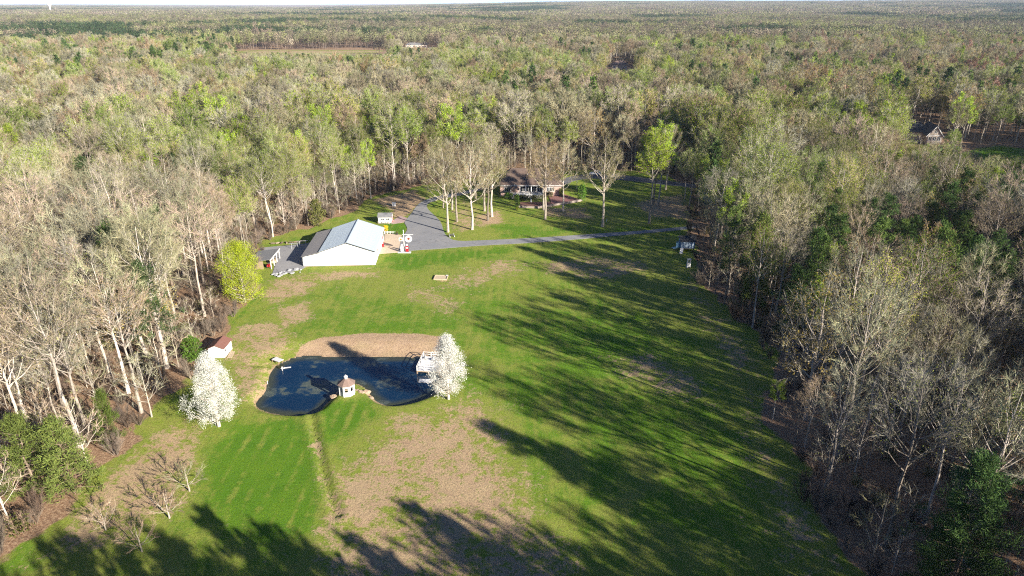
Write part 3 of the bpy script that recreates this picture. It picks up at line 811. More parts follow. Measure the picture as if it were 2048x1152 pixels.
for i in range(2): add_mid('pine_tree', *gen_pine(1500 + i, h=20, cb=0.3, cr=3.8, n=24, cl=3, nd_=11, nl=0.9, nw=0.16, lod=1), [M['twig'], M['pine_leaf'], M['pine_bark']])

# far groves: a patch of crowns
protos_far = bpy.data.collections.new('far_groves')
FARK = []
def gen_grove(seed, size, step, mats_n, cards, cs):
    r = random.Random(seed); b = MB()
    k = int(size / step)
    for i in range(k):
        for j in range(k):
            x, y = (i + r.random()) * step - size / 2, (j + r.random()) * step - size / 2
            h = r.uniform(16, 27); cr = r.uniform(3.6, 5.4) * step / 9.0
            m = r.randrange(mats_n)
            b.tube([Vector((x, y, -3)), Vector((x, y, h * 0.8))], [0.26, 0.10], 3, mats_n)
            for _ in range(cards):
                u = rv(r); u.normalize(); q = r.random() ** 0.3
                c = Vector((x + u.x * cr * q, y + u.y * cr * q, h * 0.66 + u.z * h * 0.34 * q))
                n_ = (u + rv(r, 0.55)).normalized(); a_ = n_.cross(rv(r)).normalized(); e_ = n_.cross(a_); k_ = cs * r.uniform(0.6, 1.2)
                b.quad(c - a_ * k_, c + e_ * k_ * 0.75, c + a_ * k_, c - e_ * k_ * 0.75, m)
    return b
def far_mats(i):
    return [[M[q] for q in ('far_crown3', 'far_crown5', 'far_crown', 'far_crown', 'brush')], [M[q] for q in ('far_crown2', 'far_crown5', 'far_crown', 'far_crown3', 'brush')],
            [M[q] for q in ('far_crown2', 'far_crown4', 'far_crown', 'far_crown2', 'brush')], [M[q] for q in ('far_crown4', 'far_crown4', 'far_crown2', 'far_crown', 'brush')]][i % 4]
M['far_crown2'] = leafy('far_crown2', [(0, (0.21, 0.18, 0.12)), (0.3, (0.19, 0.19, 0.08)), (0.6, (0.23, 0.18, 0.13)), (1, (0.20, 0.21, 0.09))], 0.1, 0.2)
M['far_crown3'] = leafy('far_crown3', [(0, (0.16, 0.13, 0.10)), (0.4, (0.18, 0.15, 0.11)), (0.7, (0.15, 0.16, 0.08)), (1, (0.22, 0.16, 0.12))], 0.1, 0.2)
M['far_crown4'] = leafy('far_crown4', [(0, (0.24, 0.25, 0.09)), (0.5, (0.20, 0.22, 0.07)), (1, (0.26, 0.25, 0.12))], 0.1, 0.2)
M['far_crown5'] = leafy('far_crown5', [(0, (0.30, 0.26, 0.19)), (0.5, (0.27, 0.22, 0.16)), (1, (0.24, 0.18, 0.14))], 0.1, 0.2)
for i in range(4):
    o = bpy.data.objects.new('p%03d_grove' % len(FARK), gen_grove(2000 + i, 30, 9.5, 4, 110, 0.72).mesh('grove', far_mats(i)))
    protos_far.objects.link(o); FARK.append('near')
for i in range(2):
    o = bpy.data.objects.new('p%03d_grove' % len(FARK), gen_grove(2100 + i, 30, 8.5, 1, 70, 0.85).mesh('grove', [M['far_pine'], M['pine_bark']]))
    protos_far.objects.link(o); FARK.append('pine')
for i in range(3):
    o = bpy.data.objects.new('p%03d_grove' % len(FARK), gen_grove(2200 + i, 90, 12, 4, 34, 1.7).mesh('grove', far_mats(i)))
    protos_far.objects.link(o); FARK.append('far')
o = bpy.data.objects.new('p%03d_grove' % len(FARK), gen_grove(2300, 90, 13, 1, 26, 2.1).mesh('grove', [M['far_pine'], M['pine_bark']]))
protos_far.objects.link(o); FARK.append('farpine')

def scatter(name, protos, pos, rot, scl, pick, label, cat):
    """one object of uncountable growth: a point per plant, instanced by geometry nodes"""
    me = bpy.data.meshes.new(name)
    me.vertices.add(len(pos)); me.vertices.foreach_set('co', np.asarray(pos, np.float32).ravel())
    for n_, t_, d_ in (('rot', 'FLOAT', rot), ('scl', 'FLOAT', scl), ('pick', 'INT', pick)):
        a = me.attributes.new(n_, t_, 'POINT'); a.data.foreach_set('value', np.asarray(d_, np.float32 if t_ == 'FLOAT' else np.int32))
    o = bpy.data.objects.new(name, me); col.objects.link(o)
    ng = bpy.data.node_groups.new(name, 'GeometryNodeTree')
    ng.interface.new_socket('Geometry', in_out='INPUT', socket_type='NodeSocketGeometry')
    ng.interface.new_socket('Geometry', in_out='OUTPUT', socket_type='NodeSocketGeometry')
    gi, go = ng.nodes.new('NodeGroupInput'), ng.nodes.new('NodeGroupOutput')
    ci = ng.nodes.new('GeometryNodeCollectionInfo'); ci.inputs['Collection'].default_value = protos
    ci.inputs['Separate Children'].default_value = True; ci.inputs['Reset Children'].default_value = True
    io = ng.nodes.new('GeometryNodeInstanceOnPoints'); io.inputs['Pick Instance'].default_value = True
    def named(n_, t_):
        q = ng.nodes.new('GeometryNodeInputNamedAttribute'); q.data_type = t_; q.inputs[0].default_value = n_
        return q.outputs[0]
    cx_ = ng.nodes.new('ShaderNodeCombineXYZ'); ng.links.new(named('rot', 'FLOAT'), cx_.inputs[2])
    er = ng.nodes.new('FunctionNodeEulerToRotation'); ng.links.new(cx_.outputs[0], er.inputs[0])
    ng.links.new(gi.outputs[0], io.inputs['Points']); ng.links.new(ci.outputs[0], io.inputs['Instance'])
    ng.links.new(named('pick', 'INT'), io.inputs['Instance Index']); ng.links.new(er.outputs[0], io.inputs['Rotation'])
    ng.links.new(named('scl', 'FLOAT'), io.inputs['Scale']); ng.links.new(io.outputs[0], go.inputs[0])
    o.modifiers.new('scatter', 'NODES').node_group = ng
    return tag(o, label, cat, kind='stuff')

def place_tree(kind, x, y, h, rz, label, group, proto=None, name=None, z=0.0, cat='tree', wide=1.0):
    t = thing(name or kind, label, cat, (x, y, z), rz, group)
    s = h / HEIGHT[kind]
    t.scale = (s * wide, s * wide, s)
    tm, cm_ = PROTO[kind][(proto if proto is not None else random.randrange(99)) % len(PROTO[kind])]
    for n_, me in (('trunk', tm), ('crown', cm_)):
        o = bpy.data.objects.new(n_, me); col.objects.link(o); o.parent = t
    return t
# ------------------------------------------------------------------ trees placed one by one
TAKEN = [(49.9, 183.6, 5.5), (47.5, 178, 4.5), (46.7, 168.8, 4), (57.3, 122.6, 2.5), (55.6, 121.6, 2), (54.5, 119, 3)]                                        # (x, y, radius) kept free of wild trees
def special(kind, px, py, h, label, group=None, rz=None, proto=None, wide=1.0, keep=3.5, name=None):
    p = W(px, py)
    TAKEN.append((p.x, p.y, keep))
    return place_tree(kind, p.x, p.y, h, random.uniform(0, 6.28) if rz is None else rz, label, group, proto, name, wide=wide)

YARD = 'tall trees standing on the house lawn'
for kind, px, py, h, pr_, lab in [
    ('yard_tree', 896, 464, 27, 0, 'tall bare tree at the inside bend of the driveway beside small bench'),
    ('yard_tree', 914, 443, 25, 1, 'tall bare tree just behind the driveway-bend tree'),
    ('yard_tree', 904, 419, 24, 2, 'slim bare tree beside the narrow neck of the driveway'),
    ('yard_tree', 887, 415, 23, 3, 'bare tree closest to the narrow neck of the driveway'),
    ('yard_tree', 944, 459, 26, 4, 'lone bare tree on green lawn between driveway bend and bare tan patch'),
    ('yard_tree', 976, 441, 25, 1, 'bare tree at the near rim of the tan bare patch on the lawn'),
    ('yard_tree', 984, 433, 27, 2, 'tall bare tree on the tan bare patch near the brick house'),
    ('yard_tree', 969, 422, 25, 0, 'bare tree behind the tan bare patch near the brick house'),
    ('yard_tree', 951, 397, 24, 3, 'bare tree at the rear corner of the lawn beside the brick house'),
    ('yard_tree', 1090, 439, 27, 4, 'forked bare tree in front of the mulch bed of the brick house'),
    ('yard_tree', 1087, 420, 24, 1, 'thin bare tree against the low wall of the mulch bed'),
    ('yard_tree', 1126, 422, 24, 0, 'bare tree with wide limbs before the brick patio'),
    ('yard_tree', 1205, 453, 29, 2, 'broad bare tree alone on shaded lawn above the long driveway'),
    ('lime_tree', 1298, 447, 31, 0, 'tall tree with lime green leaves nearest the long driveway'),
    ('lime_tree', 1316, 413, 29, 1, 'tall lime leaved tree behind its twin on the lawn'),
    ('yard_tree', 1306, 409, 24, 3, 'slim bare trunk between the two lime green trees'),
    ('yard_tree', 1331, 379, 24, 4, 'bare tree beside the rear asphalt beyond the lime green trees'),
    ('budding_tree', 1369, 397, 18, 0, 'pale budding tree at the shaded edge of the house lawn'),
    ('budding_tree', 1378, 422, 22, 1, 'pale budding tree where the long driveway meets the wood'),
    ]:
    special(kind, px, py, h, lab, YARD, proto=pr_, keep=2)

SIDE = 'single trees picked out at the edge of the shaded wood'
special('young_pine', 1503, 624, 22, 'bright green pine above the playhouse at the wood edge', SIDE, keep=4, wide=0.75)
special('pine_tree', 1568, 735, 20, 'dark green pine at the edge of the shaded wood near blue vehicle', SIDE, keep=3, wide=1.1)
special('lime_tree', 1616, 705, 17, 'slim lime leaved tree beside the golden dome crowned tree', SIDE, keep=3, proto=1, wide=0.8)
special('golden_tree', 1612, 838, 26, 'broad golden brown dome crowned tree in the shaded wood', SIDE, keep=7, wide=0.95)
special('great_pine', 1868, 1290, 24, 'large dark pine in the nearest corner of the shaded wood', SIDE, keep=5, wide=1.05)
special('young_pine', 1885, 1150, 9, 'low spreading dark pine beside the large corner pine', SIDE, keep=4, wide=1.2)
special('lime_tree', 1545, 838, 8, 'low bushy green tree on the brushy edge of the field', SIDE, keep=2.5, proto=0)
special('golden_tree', 1480, 300, 20, 'golden tree rising from the wood beyond the long driveway', keep=6)
special('golden_tree', 1185, 330, 24, 'tall golden yellow tree behind the brick house', keep=6)
special('lime_tree', 742, 398, 22, 'slim lime green tree at the wood edge behind the white barn', keep=3, wide=0.75)
special('lime_tree', 1395, 420, 20, 'young lime tinted tree where driveway enters the wood', keep=3, wide=0.8)
special('young_pine', 150, 985, 12, 'broad feathery pine at the field edge near the leafless fruit trees', 'feathery pines at the field edge', keep=4, wide=1.15, proto=0)
special('young_pine', 75, 985, 12.5, 'feathery pine behind the broad pine near the leafless fruit trees', 'feathery pines at the field edge', keep=4, wide=1.05, proto=1)
special('young_pine', 225, 888, 9.5, 'narrow young pine at the field edge near the white blossom tree', keep=3, wide=0.75)
for px, py, h in [(1905, 690, 21), (1800, 690, 18), (1950, 640, 20), (1840, 470, 20)]:
    special('pine_tree', px, py, h, 'dark pine deep inside the shaded wood among bare trees', 'pines inside the shaded wood', keep=4)
FRUIT = 'small leafless fruit trees on the near lawn'
for px, py, h, lab in [(379, 982, 4.4, 'leafless fruit tree closest to the white blossom tree'), (339, 1036, 4.4, 'leafless fruit tree with dense upright twigs, second from the white blossom tree'),
                       (212, 1060, 3.6, 'leafless fruit tree closest to the broad feathery pine'), (284, 1103, 4.0, 'leafless fruit tree farthest from the white blossom tree')]:
    special('fruit_tree', px, py, h, lab, FRUIT, keep=2)

def dense_thing(name, label, cat, px, py, gen, bark, leafm, group=None, keep=4, z=0.0, parts=('trunk', 'crown')):
    p = W(px, py, z); TAKEN.append((p.x, p.y, keep))
    t = thing(name, label, cat, (p.x, p.y, z), random.uniform(0, 6.28), group)
    tb, cb_ = gen
    tb.build(parts[0], M[bark], t); cb_.build(parts[1], [M['twig'], M[leafm]], t)
    return t
dense_thing('blossom_tree', 'white blossoming pear tree beside the brown roofed shed', 'tree', 438, 852, gen_dense(41, 13.2, 4.1, 1.5, 470, 80, 0.072, 0.24, 'tear', limbs=110, seedr=0.42, clump=0.33), 'bark', 'blossom')
dense_thing('blossom_tree', 'white blossoming pear tree standing by the pond deck', 'tree', 897, 798, gen_dense(42, 12.4, 3.4, 1.4, 390, 80, 0.072, 0.22, 'tear', limbs=110, seedr=0.42, clump=0.33), 'bark', 'blossom')
dense_thing('willow_tree', 'dense bright yellow green tree at the wood edge near the open lean-to', 'tree', 490, 604, gen_dense(43, 14.5, 4.6, 0.6, 420, 64, 0.10, 0.25, 'egg', limbs=80, seedr=0.42, clump=0.46), 'bark', 'yellow_leaf', keep=6)
dense_thing('holly_tree', 'dense dark green holly beside the brown roofed shed', 'tree', 388, 722, gen_dense(44, 5.2, 1.9, 0.2, 420, 8, 0.16, 0.1, 'egg'), 'bark', 'green_leaf', keep=3)
dense_thing('cedar_tree', 'narrow evergreen in the wood behind the barn', 'tree', 636, 452, gen_dense(45, 8.5, 2.2, 0.3, 420, 8, 0.2, 0.12, 'egg'), 'bark', 'hedge_leaf', keep=3)
dense_thing('cone_evergreen', 'slim bright green conical evergreen before the house hedge', 'shrub', 1034, 413, gen_dense(46, 4.2, 0.9, 0.1, 260, 8, 0.12, 0.07, 'egg'), 'bark', 'green_leaf', keep=1)
dense_thing('cone_evergreen', 'dark green conical evergreen at the corner of the brick patio', 'shrub', 1163, 401, gen_dense(47, 5.6, 1.7, 0.1, 420, 8, 0.14, 0.08, 'egg'), 'bark', 'green_leaf', keep=1)
dense_thing('forsythia_bush', 'round yellow flowering bush at the barn corner', 'shrub', 771, 463.5, gen_dense(48, 1.9, 0.85, 0.1, 170, 8, 0.09, 0.05, 'ball'), 'bark', 'forsythia', keep=1)
dense_thing('yellow_shrub', 'low yellow green shrub at the end of the mulch bed', 'shrub', 1034, 420, gen_dense(49, 0.9, 0.7, 0.05, 110, 7, 0.09, 0.04, 'ball'), 'bark', 'yellow_leaf', keep=1)
for px, py in ((985, 103), (992, 122)):
    dense_thing('blossom_tree', 'white blossom tree far off in the woodland canopy', 'tree', px, py, gen_dense(50, 19, 5.5, 3, 420, 4, 0.75, 0.3, 'egg', limbs=12), 'bark', 'blossom', 'far white blossom trees', keep=9)

# ------------------------------------------------------------------ the woods
def wedge(x, y, left, right):
    half = 0.752 * (y * CP + CAM_H * SP)
    return (x > -half - left) & (x < half + right)

def jitter_grid(x0, x1, y0, y1, s):
    a, b_ = np.meshgrid(np.arange(x0, x1, s), np.arange(y0, y1, s))
    a = a.ravel() + rng.uniform(-0.46, 0.46, a.size) * s + (np.round((b_.ravel() - y0) / s) % 2) * s / 2
    return a, b_.ravel() + rng.uniform(-0.46, 0.46, a.size) * s

BUILT = [WP([(530, 560), (560, 470), (680, 430), (830, 395), (870, 470), (820, 510), (700, 560)])]
def free(x, y, edge=0.8):
    k = poly_sd(x, y, FIELD) > edge
    for q, e in [(FARLAWN, 3)] + [(l, 2) for l in LOTS] + [(FD, 4)]:
        k &= poly_sd(x, y, q) > e
    for q in (BACKDRIVE, DRIVE):
        near = (np.abs(x) < 130) & (y < 330)
        dd = np.full(x.shape, 99.0); dd[near] = poly_sd(x[near], y[near], q); k &= dd > 3
    for tx, ty, tr_ in TAKEN:
        k &= (x - tx) ** 2 + (y - ty) ** 2 > tr_ ** 2
    return k

def sight(x, y, h):
    """young, low growth stands in front of the clearing, the far lawn and the far houses"""
    h = h.copy()
    for u0, u1, vb, ym in SIGHT:
        pu_, _, _ = project(x, y, h * 0.6)
        vv = (vb - 576) / FOC
        zmax = CAM_H - y / (CP - vv * SP) * (SP + vv * CP)
        m_ = (pu_ > u0 - 14) & (pu_ < u1 + 14) & (y < ym)
        h = np.where(m_, np.minimum(h, zmax - rng.uniform(0.3, 3, len(x))), h)
    return h, (h > 3.2) & ((h > 6) | (rng.random(len(h)) < 0.45))

def species(x, y):
    """which kind grows where: pines and young leaves come in drifts"""
    n = len(x)
    u = rng.random(n)
    green = vnoise(x, y, 130, 20) * 0.4 + vnoise(x, y, 45, 21) * 0.35 + vnoise(x, y, 14, 22) * 0.25
    pine = vnoise(x, y, 60, 23) * 0.65 + vnoise(x, y, 18, 24) * 0.35
    gold = vnoise(x, y, 35, 25)
    k = np.full(n, 'bare_tree', dtype=object)
    right = (x > 40) & (y < 260)
    k[u < np.clip(np.where(y > 190, 0.47, 0.34) + (green - 0.5) * 2.4, 0.04, 0.92)] = 'budding_tree'
    k[(rng.random(n) < np.clip((gold - 0.55) * 0.9, 0.02, 1))] = 'golden_tree'
    k[(rng.random(n) < 0.03 + 0.05 * (green > 0.58))] = 'lime_tree'
    k[(rng.random(n) < np.where((x > 0.35 * y) & (y > 380), 0.07, 0.012))] = 'red_tree'
    nearleft = (x < -38) & (y < 170)
    k[nearleft & (rng.random(n) < 0.8)] = 'bare_tree'
    k[nearleft & (k == 'lime_tree')] = 'bare_tree'
    k[(x > 40) & (y < 170) & (rng.random(n) < 0.5)] = 'bare_tree'
    pt = np.where(x > 0.6 * y, 0.64, np.where(y > 500, 0.66, np.where(x < 0, 0.80, 0.70)))
    k[(y < 38) & (x < 45) & (rng.random(n) < 0.35)] = 'pine_tree'
    k[(pine > pt + rng.uniform(-0.03, 0.08, n)) & (rng.random(n) < 0.55)] = 'pine_tree'
    return k

x, y = jitter_grid(-330, 360, -70, 330, 7.2)
keep = free(x, y) & wedge(x, y, 25, 95) & ((y > 30) | (x > -22)) & ((x < 40) | (y > 92) | (rng.random(len(x)) < 0.78))
x, y = x[keep], y[keep]
k = species(x, y)
hh = np.clip(rng.normal(23.0, 4.0, len(x)), 12, 31)
hh[k == 'pine_tree'] = rng.uniform(15, 23, (k == 'pine_tree').sum())
hh[k == 'golden_tree'] = rng.uniform(15, 21, (k == 'golden_tree').sum())
hh[k == 'red_tree'] = rng.uniform(14, 19, (k == 'red_tree').sum())
edge = poly_sd(x, y, FIELD)
hh = np.where((edge < 5) & (k != 'pine_tree'), hh * rng.uniform(0.6, 0.98, len(x)), hh)
hh = np.where(y < 44, np.minimum(hh, 23.5), hh)
hh = np.where((y < 38) & (k == 'pine_tree'), 22.5, hh)
hh = np.where((x < -38) & (y < 170) & (edge > 4), np.clip(hh + 3, 15, 30), hh)
hh, ok = sight(x, y, hh); x, y, k, hh, edge = x[ok], y[ok], k[ok], hh[ok], edge[ok]
near_hut = (np.hypot(x + 63, y - 122) < 12) | (np.hypot(x + 50, y - 97) < 14)
pu, pv, pdp = project(x, y, hh * 0.7)
_, pvt, _ = project(x, y, hh)
inframe = (pu > -120) & (pu < 2170) & (pv > -20) & (pvt < 1190) & (y > 20)
LIMIT = dict(bare_tree=255, budding_tree=190, golden_tree=60, lime_tree=40, red_tree=25, pine_tree=70)
single = np.zeros(len(x), bool)
for kind, n_ in LIMIT.items():
    c = np.where(inframe & (k == kind))[0]
    single[c[np.argsort(pdp[c])[:n_]]] = True
LOOK = dict(bare_tree='bare grey twigged tree', budding_tree='tree in yellow green bud', golden_tree='round crowned golden tree',
            lime_tree='tree in fresh lime leaf', red_tree='reddish budding maple', pine_tree='dark green pine')
def where(a, b_):
    if a > 40 and b_ < 105: return 'in shaded wood around the corner pines'
    if a > 40 and b_ < 140: return 'in shaded wood near blue utility vehicle'
    if a > 40 and b_ < 175: return 'in the shaded wood near the white stand'
    if a > 40 and b_ < 250: return 'in the shaded wood behind the playhouse'
    if b_ >= 225 and a > 25: return 'in the wood past the rear asphalt'
    if b_ >= 225 and a > -45: return 'in the wood behind the brick house'
    if b_ > 150 and a > -62: return 'in wood behind barn and utility cabinet'
    if b_ > 150: return 'in the wood behind the open lean-to'
    if b_ > 125: return 'behind the dense yellow green tree'
    if b_ > 92: return 'in the wood behind the brown roofed shed'
    return 'in wood beside leafless fruit trees'
for i in np.where(single)[0]:
    w_ = where(x[i], y[i])
    size = ('tall ', 'middling ', 'short ')[0 if hh[i] > 24.5 else 1 if hh[i] > 20 else 2]
    w_ = where(x[i], y[i])
    place = w_.replace('in the ', 'in ', 1)
    place = ('at edge of ' if edge[i] < 6 else 'just inside ' if edge[i] < 18 else 'inside ' if edge[i] < 40 else 'deep inside ') + place[3:] if place.startswith('in ') else place
    place_tree(k[i], x[i], y[i], hh[i], rng.uniform(0, 6.28), size + LOOK[k[i]] + ' ' + place, 'trees ' + w_, wide=rng.uniform(0.9, 1.2))
rest = ~single
px_, py_, pk, ph = [x[rest]], [y[rest]], [k[rest]], [hh[rest]]
# tall evergreens under and behind the viewpoint, whose shadows reach the near lawn
behind = np.array([(4, 35), (-1, 33), (11, 30), (-8, 32), (-15, 33), (18, 29), (-21, 35), (2, 28), (8, 34), (26, 30), (33, 36), (-27, 34)], float)
px_.append(behind[:, 0]); py_.append(behind[:, 1]); pk.append(np.array(['pine_tree', 'pine_tree', 'bare_tree'] * (len(behind) // 3), dtype=object)); ph.append(np.array([22.5, 21, 23, 20, 21, 23, 19, 22, 20, 23, 23, 18], float))
x2, y2 = jitter_grid(-900, 900, 330, 950, 8.8)
kp = free(x2, y2) & wedge(x2, y2, 30, 60)
x2, y2 = x2[kp], y2[kp]
sh2, ok = sight(x2, y2, np.clip(rng.normal(21, 3.4, len(x2)), 11, 30)); x2, y2 = x2[ok], y2[ok]
px_.append(x2); py_.append(y2); pk.append(species(x2, y2)); ph.append(sh2[ok])
x, y, k, hh = map(np.concatenate, (px_, py_, pk, ph))
by_kind = {q: [i for i, m_ in enumerate(MID) if m_ == q] for q in set(MID)}
pick = np.array([by_kind[q][random.randrange(len(by_kind[q]))] for q in k])
base_h = np.array([HEIGHT[q] for q in k])
scatter('woodland', protos_mid, np.stack([x, y, hills(x, y)], 1), rng.uniform(0, 6.28, len(x)), hh / base_h, pick, 'mass of mixed bare and budding trees around and beyond the clearing', 'woodland')

x, y = jitter_grid(-2700, 2700, 950, 2700, 27)
kp = wedge(x, y, 40, 80) & (poly_sd(x, y, CLEARING) > 14)
for l in LOTS[1:2]: kp &= poly_sd(x, y, l) > 16
x, y = x[kp], y[kp]
pine = vnoise(x, y, 260, 31) * 0.6 + vnoise(x, y, 90, 32) * 0.4
stand = vnoise(x, y, 190, 35) * 0.6 + vnoise(x, y, 60, 36) * 0.4
pick = np.where(pine > 0.63, 4 + rng.integers(0, 2, len(x)), np.clip((stand - 0.22) * 7 + rng.uniform(-0.9, 0.9, len(x)), 0, 3.9).astype(int))
s = rng.uniform(0.85, 1.15, len(x))
X2, Y2 = jitter_grid(-8500, 8500, 2700, 9500, 80)
kp = wedge(X2, Y2, 60, 100); X2, Y2 = X2[kp], Y2[kp]
pine2 = vnoise(X2, Y2, 900, 33) * 0.6 + vnoise(X2, Y2, 240, 34) * 0.4
pick2 = np.where(pine2 > 0.63, 9, 6 + rng.integers(0, 3, len(X2)))
X_, Y_ = np.concatenate([x, X2]), np.concatenate([y, Y2])
scatter('far_woodland', protos_far, np.stack([X_, Y_, hills(X_, Y_) - 1], 1), rng.uniform(0, 6.28, len(X_)), np.concatenate([s, rng.uniform(0.9, 1.1, len(X2))]),
        np.concatenate([pick, pick2]), 'distant unbroken forest running out to the horizon', 'woodland')

# undergrowth in the woods
protos_under = bpy.data.collections.new('undergrowth')
UK = []
for i in range(3): UK.append('sapling'); protos_under.objects.link(bpy.data.objects.new('p%03d_sapling' % len(UK), merged(*gen_tree(3000 + i, h=9, cb=0.25, cr=2.2, n1=10, n2=3, n3=3, tw=5, twl=0.8, tww=0.018, lf=1, ls=0.08, tr=0.09), 2).mesh('sapling', [M['twig'], M['bud'], M['bark']])))
for i in range(3): UK.append('brush'); protos_under.objects.link(bpy.data.objects.new('p%03d_brush' % len(UK), merged(*gen_shrub(3100 + i, w=0.014), 2).mesh('brush', [M['brush'], M['bud'], M['brush']])))
for i in range(2): UK.append('green'); protos_under.objects.link(bpy.data.objects.new('p%03d_green' % len(UK), merged(*gen_shrub(3200 + i, 2.4, 7, 14, 0.13, 3), 2).mesh('green', [M['twig'], M['hedge_leaf'], M['twig']])))
x, y = jitter_grid(-240, 260, 20, 300, 3.0)
kp = free(x, y, -1.2) & wedge(x, y, 5, 12) & (rng.random(len(x)) < 0.8)
x, y = x[kp], y[kp]
u = rng.random(len(x)); ed = poly_sd(x, y, FIELD)
pick = np.where(u < np.where(ed < 6, 0.25, 0.45), rng.integers(0, 3, len(x)), np.where(u < 0.85, 3 + rng.integers(0, 3, len(x)), 6 + rng.integers(0, 2, len(x))))
pick = np.where((ed < 0.5) & (pick < 3), 3, pick)
scatter('undergrowth', protos_under, np.stack([x, y, x * 0], 1), rng.uniform(0, 6.28, len(x)), rng.uniform(0.5, 1.25, len(x)) * np.where(ed < 12, 1.15, 1), pick, 'tangled saplings and brush under the trees', 'undergrowth')
# ------------------------------------------------------------------ buildings and furniture
def rot_about(o, deg):
    o.rotation_euler.z = math.radians(deg)

def window(parent, x0, x1, z0, z1, y, frame=0.08, mull=1, depth=0.05, m_frame='white_paint', face=-1):
    """a window in a wall facing -Y (face -1) or +Y; frame, panes and sill as sub-parts of one window"""
    w = MB(); s = face
    ya, yb = sorted((y + s * 0.02, y + s * (0.02 + depth)))
    w.box(x0, x1, ya, yb, z0, z0 + frame); w.box(x0, x1, ya, yb, z1 - frame, z1)
    w.box(x0, x0 + frame, ya, yb, z0 + frame, z1 - frame); w.box(x1 - frame, x1, ya, yb, z0 + frame, z1 - frame)
    for i in range(1, mull):
        c = x0 + (x1 - x0) * i / mull
        w.box(c - frame / 2, c + frame / 2, ya, yb, z0 + frame, z1 - frame)
    o = w.build('window', M[m_frame], parent)
    n = mull
    for i in range(n):
        a, b_ = x0 + (x1 - x0) * i / n, x0 + (x1 - x0) * (i + 1) / n
        p = MB(); yc = sorted((y + s * 0.012, y + s * 0.03)); p.box(a + frame * 0.5, b_ - frame * 0.5, yc[0], yc[1], z0 + frame * .5, z1 - frame * .5)
        p.build('pane', M['glass'], o)
    return o

def gable_wall(b, pts, y0, y1, m=0):
    """prism: outline (x, z) extruded from y0 to y1"""
    n = len(b.v); k = len(pts)
    b.v += [(x, y0, z) for x, z in pts] + [(x, y1, z) for x, z in pts]
    b.f.append(tuple(range(n, n + k))); b.m.append(m)
    b.f.append(tuple(range(n + 2 * k - 1, n + k - 1, -1))); b.m.append(m)
    for i in range(k):
        j = (i + 1) % k
        b.f.append((n + i, n + k + i, n + k + j, n + j)); b.m.append(m)

# ---- white metal barn with a grey-roofed lean-to
barn = thing('barn', 'large white metal barn with pale blue roof and darker grey lean-to roof', 'barn', (-46.6, 180.3, 0), math.radians(3.4))
hw, hd = 9.5, 10.1
b = MB(); gable_wall(b, [(-4.6, -0.1), (9.4, -0.1), (9.4, 3.95), (2.4, 6.45), (-4.6, 4.1)], -hd, hd); b.build('wall', M['white_metal'], barn)
b = MB(); gable_wall(b, [(-9.4, -0.1), (-4.62, -0.1), (-4.62, 4.05), (-9.4, 2.85)], -hd, hd); b.build('lean_to_wall', M['white_metal'], barn)
def roof_slope(name, x0, z0, x1, z1, m, over=0.35, panels=11):
    """a slope from (x0,z0) down to (x1,z1) laid in sheets that lap a little"""
    L = 2 * (hd + over); w = L / panels
    dirx, dirz = x1 - x0, z1 - z0
    ln = math.hypot(dirx, dirz); nx_, nz_ = -dirz / ln, dirx / ln
    if nz_ < 0: nx_, nz_ = -nx_, -nz_
    e = 0.3
    ex, ez = x1 + dirx / ln * e, z1 + dirz / ln * e
    me = None
    for i in range(panels):
        if me is None:
            q = MB()
            P = [(x0 + nx_ * 0.02, z0 + nz_ * 0.02), (ex + nx_ * 0.02, ez + nz_ * 0.02), (ex + nx_ * .07, ez + nz_ * .07), (x0 + nx_ * .07, z0 + nz_ * .07)]
            gable_wall(q, P, 0.012, w - 0.012)
            for t in (0.012, w * 0.25, w * 0.5, w * 0.75):       # standing ribs of the sheet
                R = [(x0 + nx_ * .07, z0 + nz_ * .07), (ex + nx_ * .07, ez + nz_ * .07), (ex + nx_ * .105, ez + nz_ * .105), (x0 + nx_ * .105, z0 + nz_ * .105)]
                gable_wall(q, R, t, t + 0.05)
            me = q.mesh(name, M[m])
        o = bpy.data.objects.new(name, me); col.objects.link(o); o.parent = barn; o.location = (0, -hd - over + i * w, 0)
roof_slope('roof_sheet', 2.4, 6.5, 9.5, 3.95, 'roof_metal')
roof_slope('roof_sheet', 2.4, 6.5, -4.75, 4.15, 'roof_metal')
roof_slope('lean_to_roof_sheet', -4.6, 4.0, -9.5, 2.85, 'roof_grey')
b = MB(); b.slab([(2.1, -hd - .4, 6.54), (2.4, -hd - .4, 6.66), (2.4, hd + .4, 6.66), (2.1, hd + .4, 6.54)], 0.03); b.slab([(2.4, -hd - .4, 6.66), (2.7, -hd - .4, 6.54), (2.7, hd + .4, 6.54), (2.4, hd + .4, 6.66)], 0.03)
b.build('ridge_cap', M['roof_metal'], barn)
b = MB()
for xa, za, xb, zb in ((2.4, 6.5, 9.75, 3.86), (2.4, 6.5, -4.8, 4.1), (-4.8, 3.9, -9.75, 2.78)):
    b.slab([(xa, -hd - .37, za - .12), (xb, -hd - .37, zb - .12), (xb, -hd - .37, zb + .06), (xa, -hd - .37, za + .06)], 0.03)
b.build('rake_trim', M['dark'], barn)
for y0 in (-8.9, -3.3, 2.3):                                   # roller doors in the wall over the concrete pad
    d = part_box('garage_door', M['worn_white'], barn, 9.41, 9.47, y0, y0 + 4.4, 0.02, 3.2)
    for i in range(1, 5):
        part_box('door_panel', M['white_paint'], d, 9.47, 9.50, y0 + .1, y0 + 4.3, 0.08 + (i - 1) * .78, 0.02 + i * .78 - .04)
q = MB()
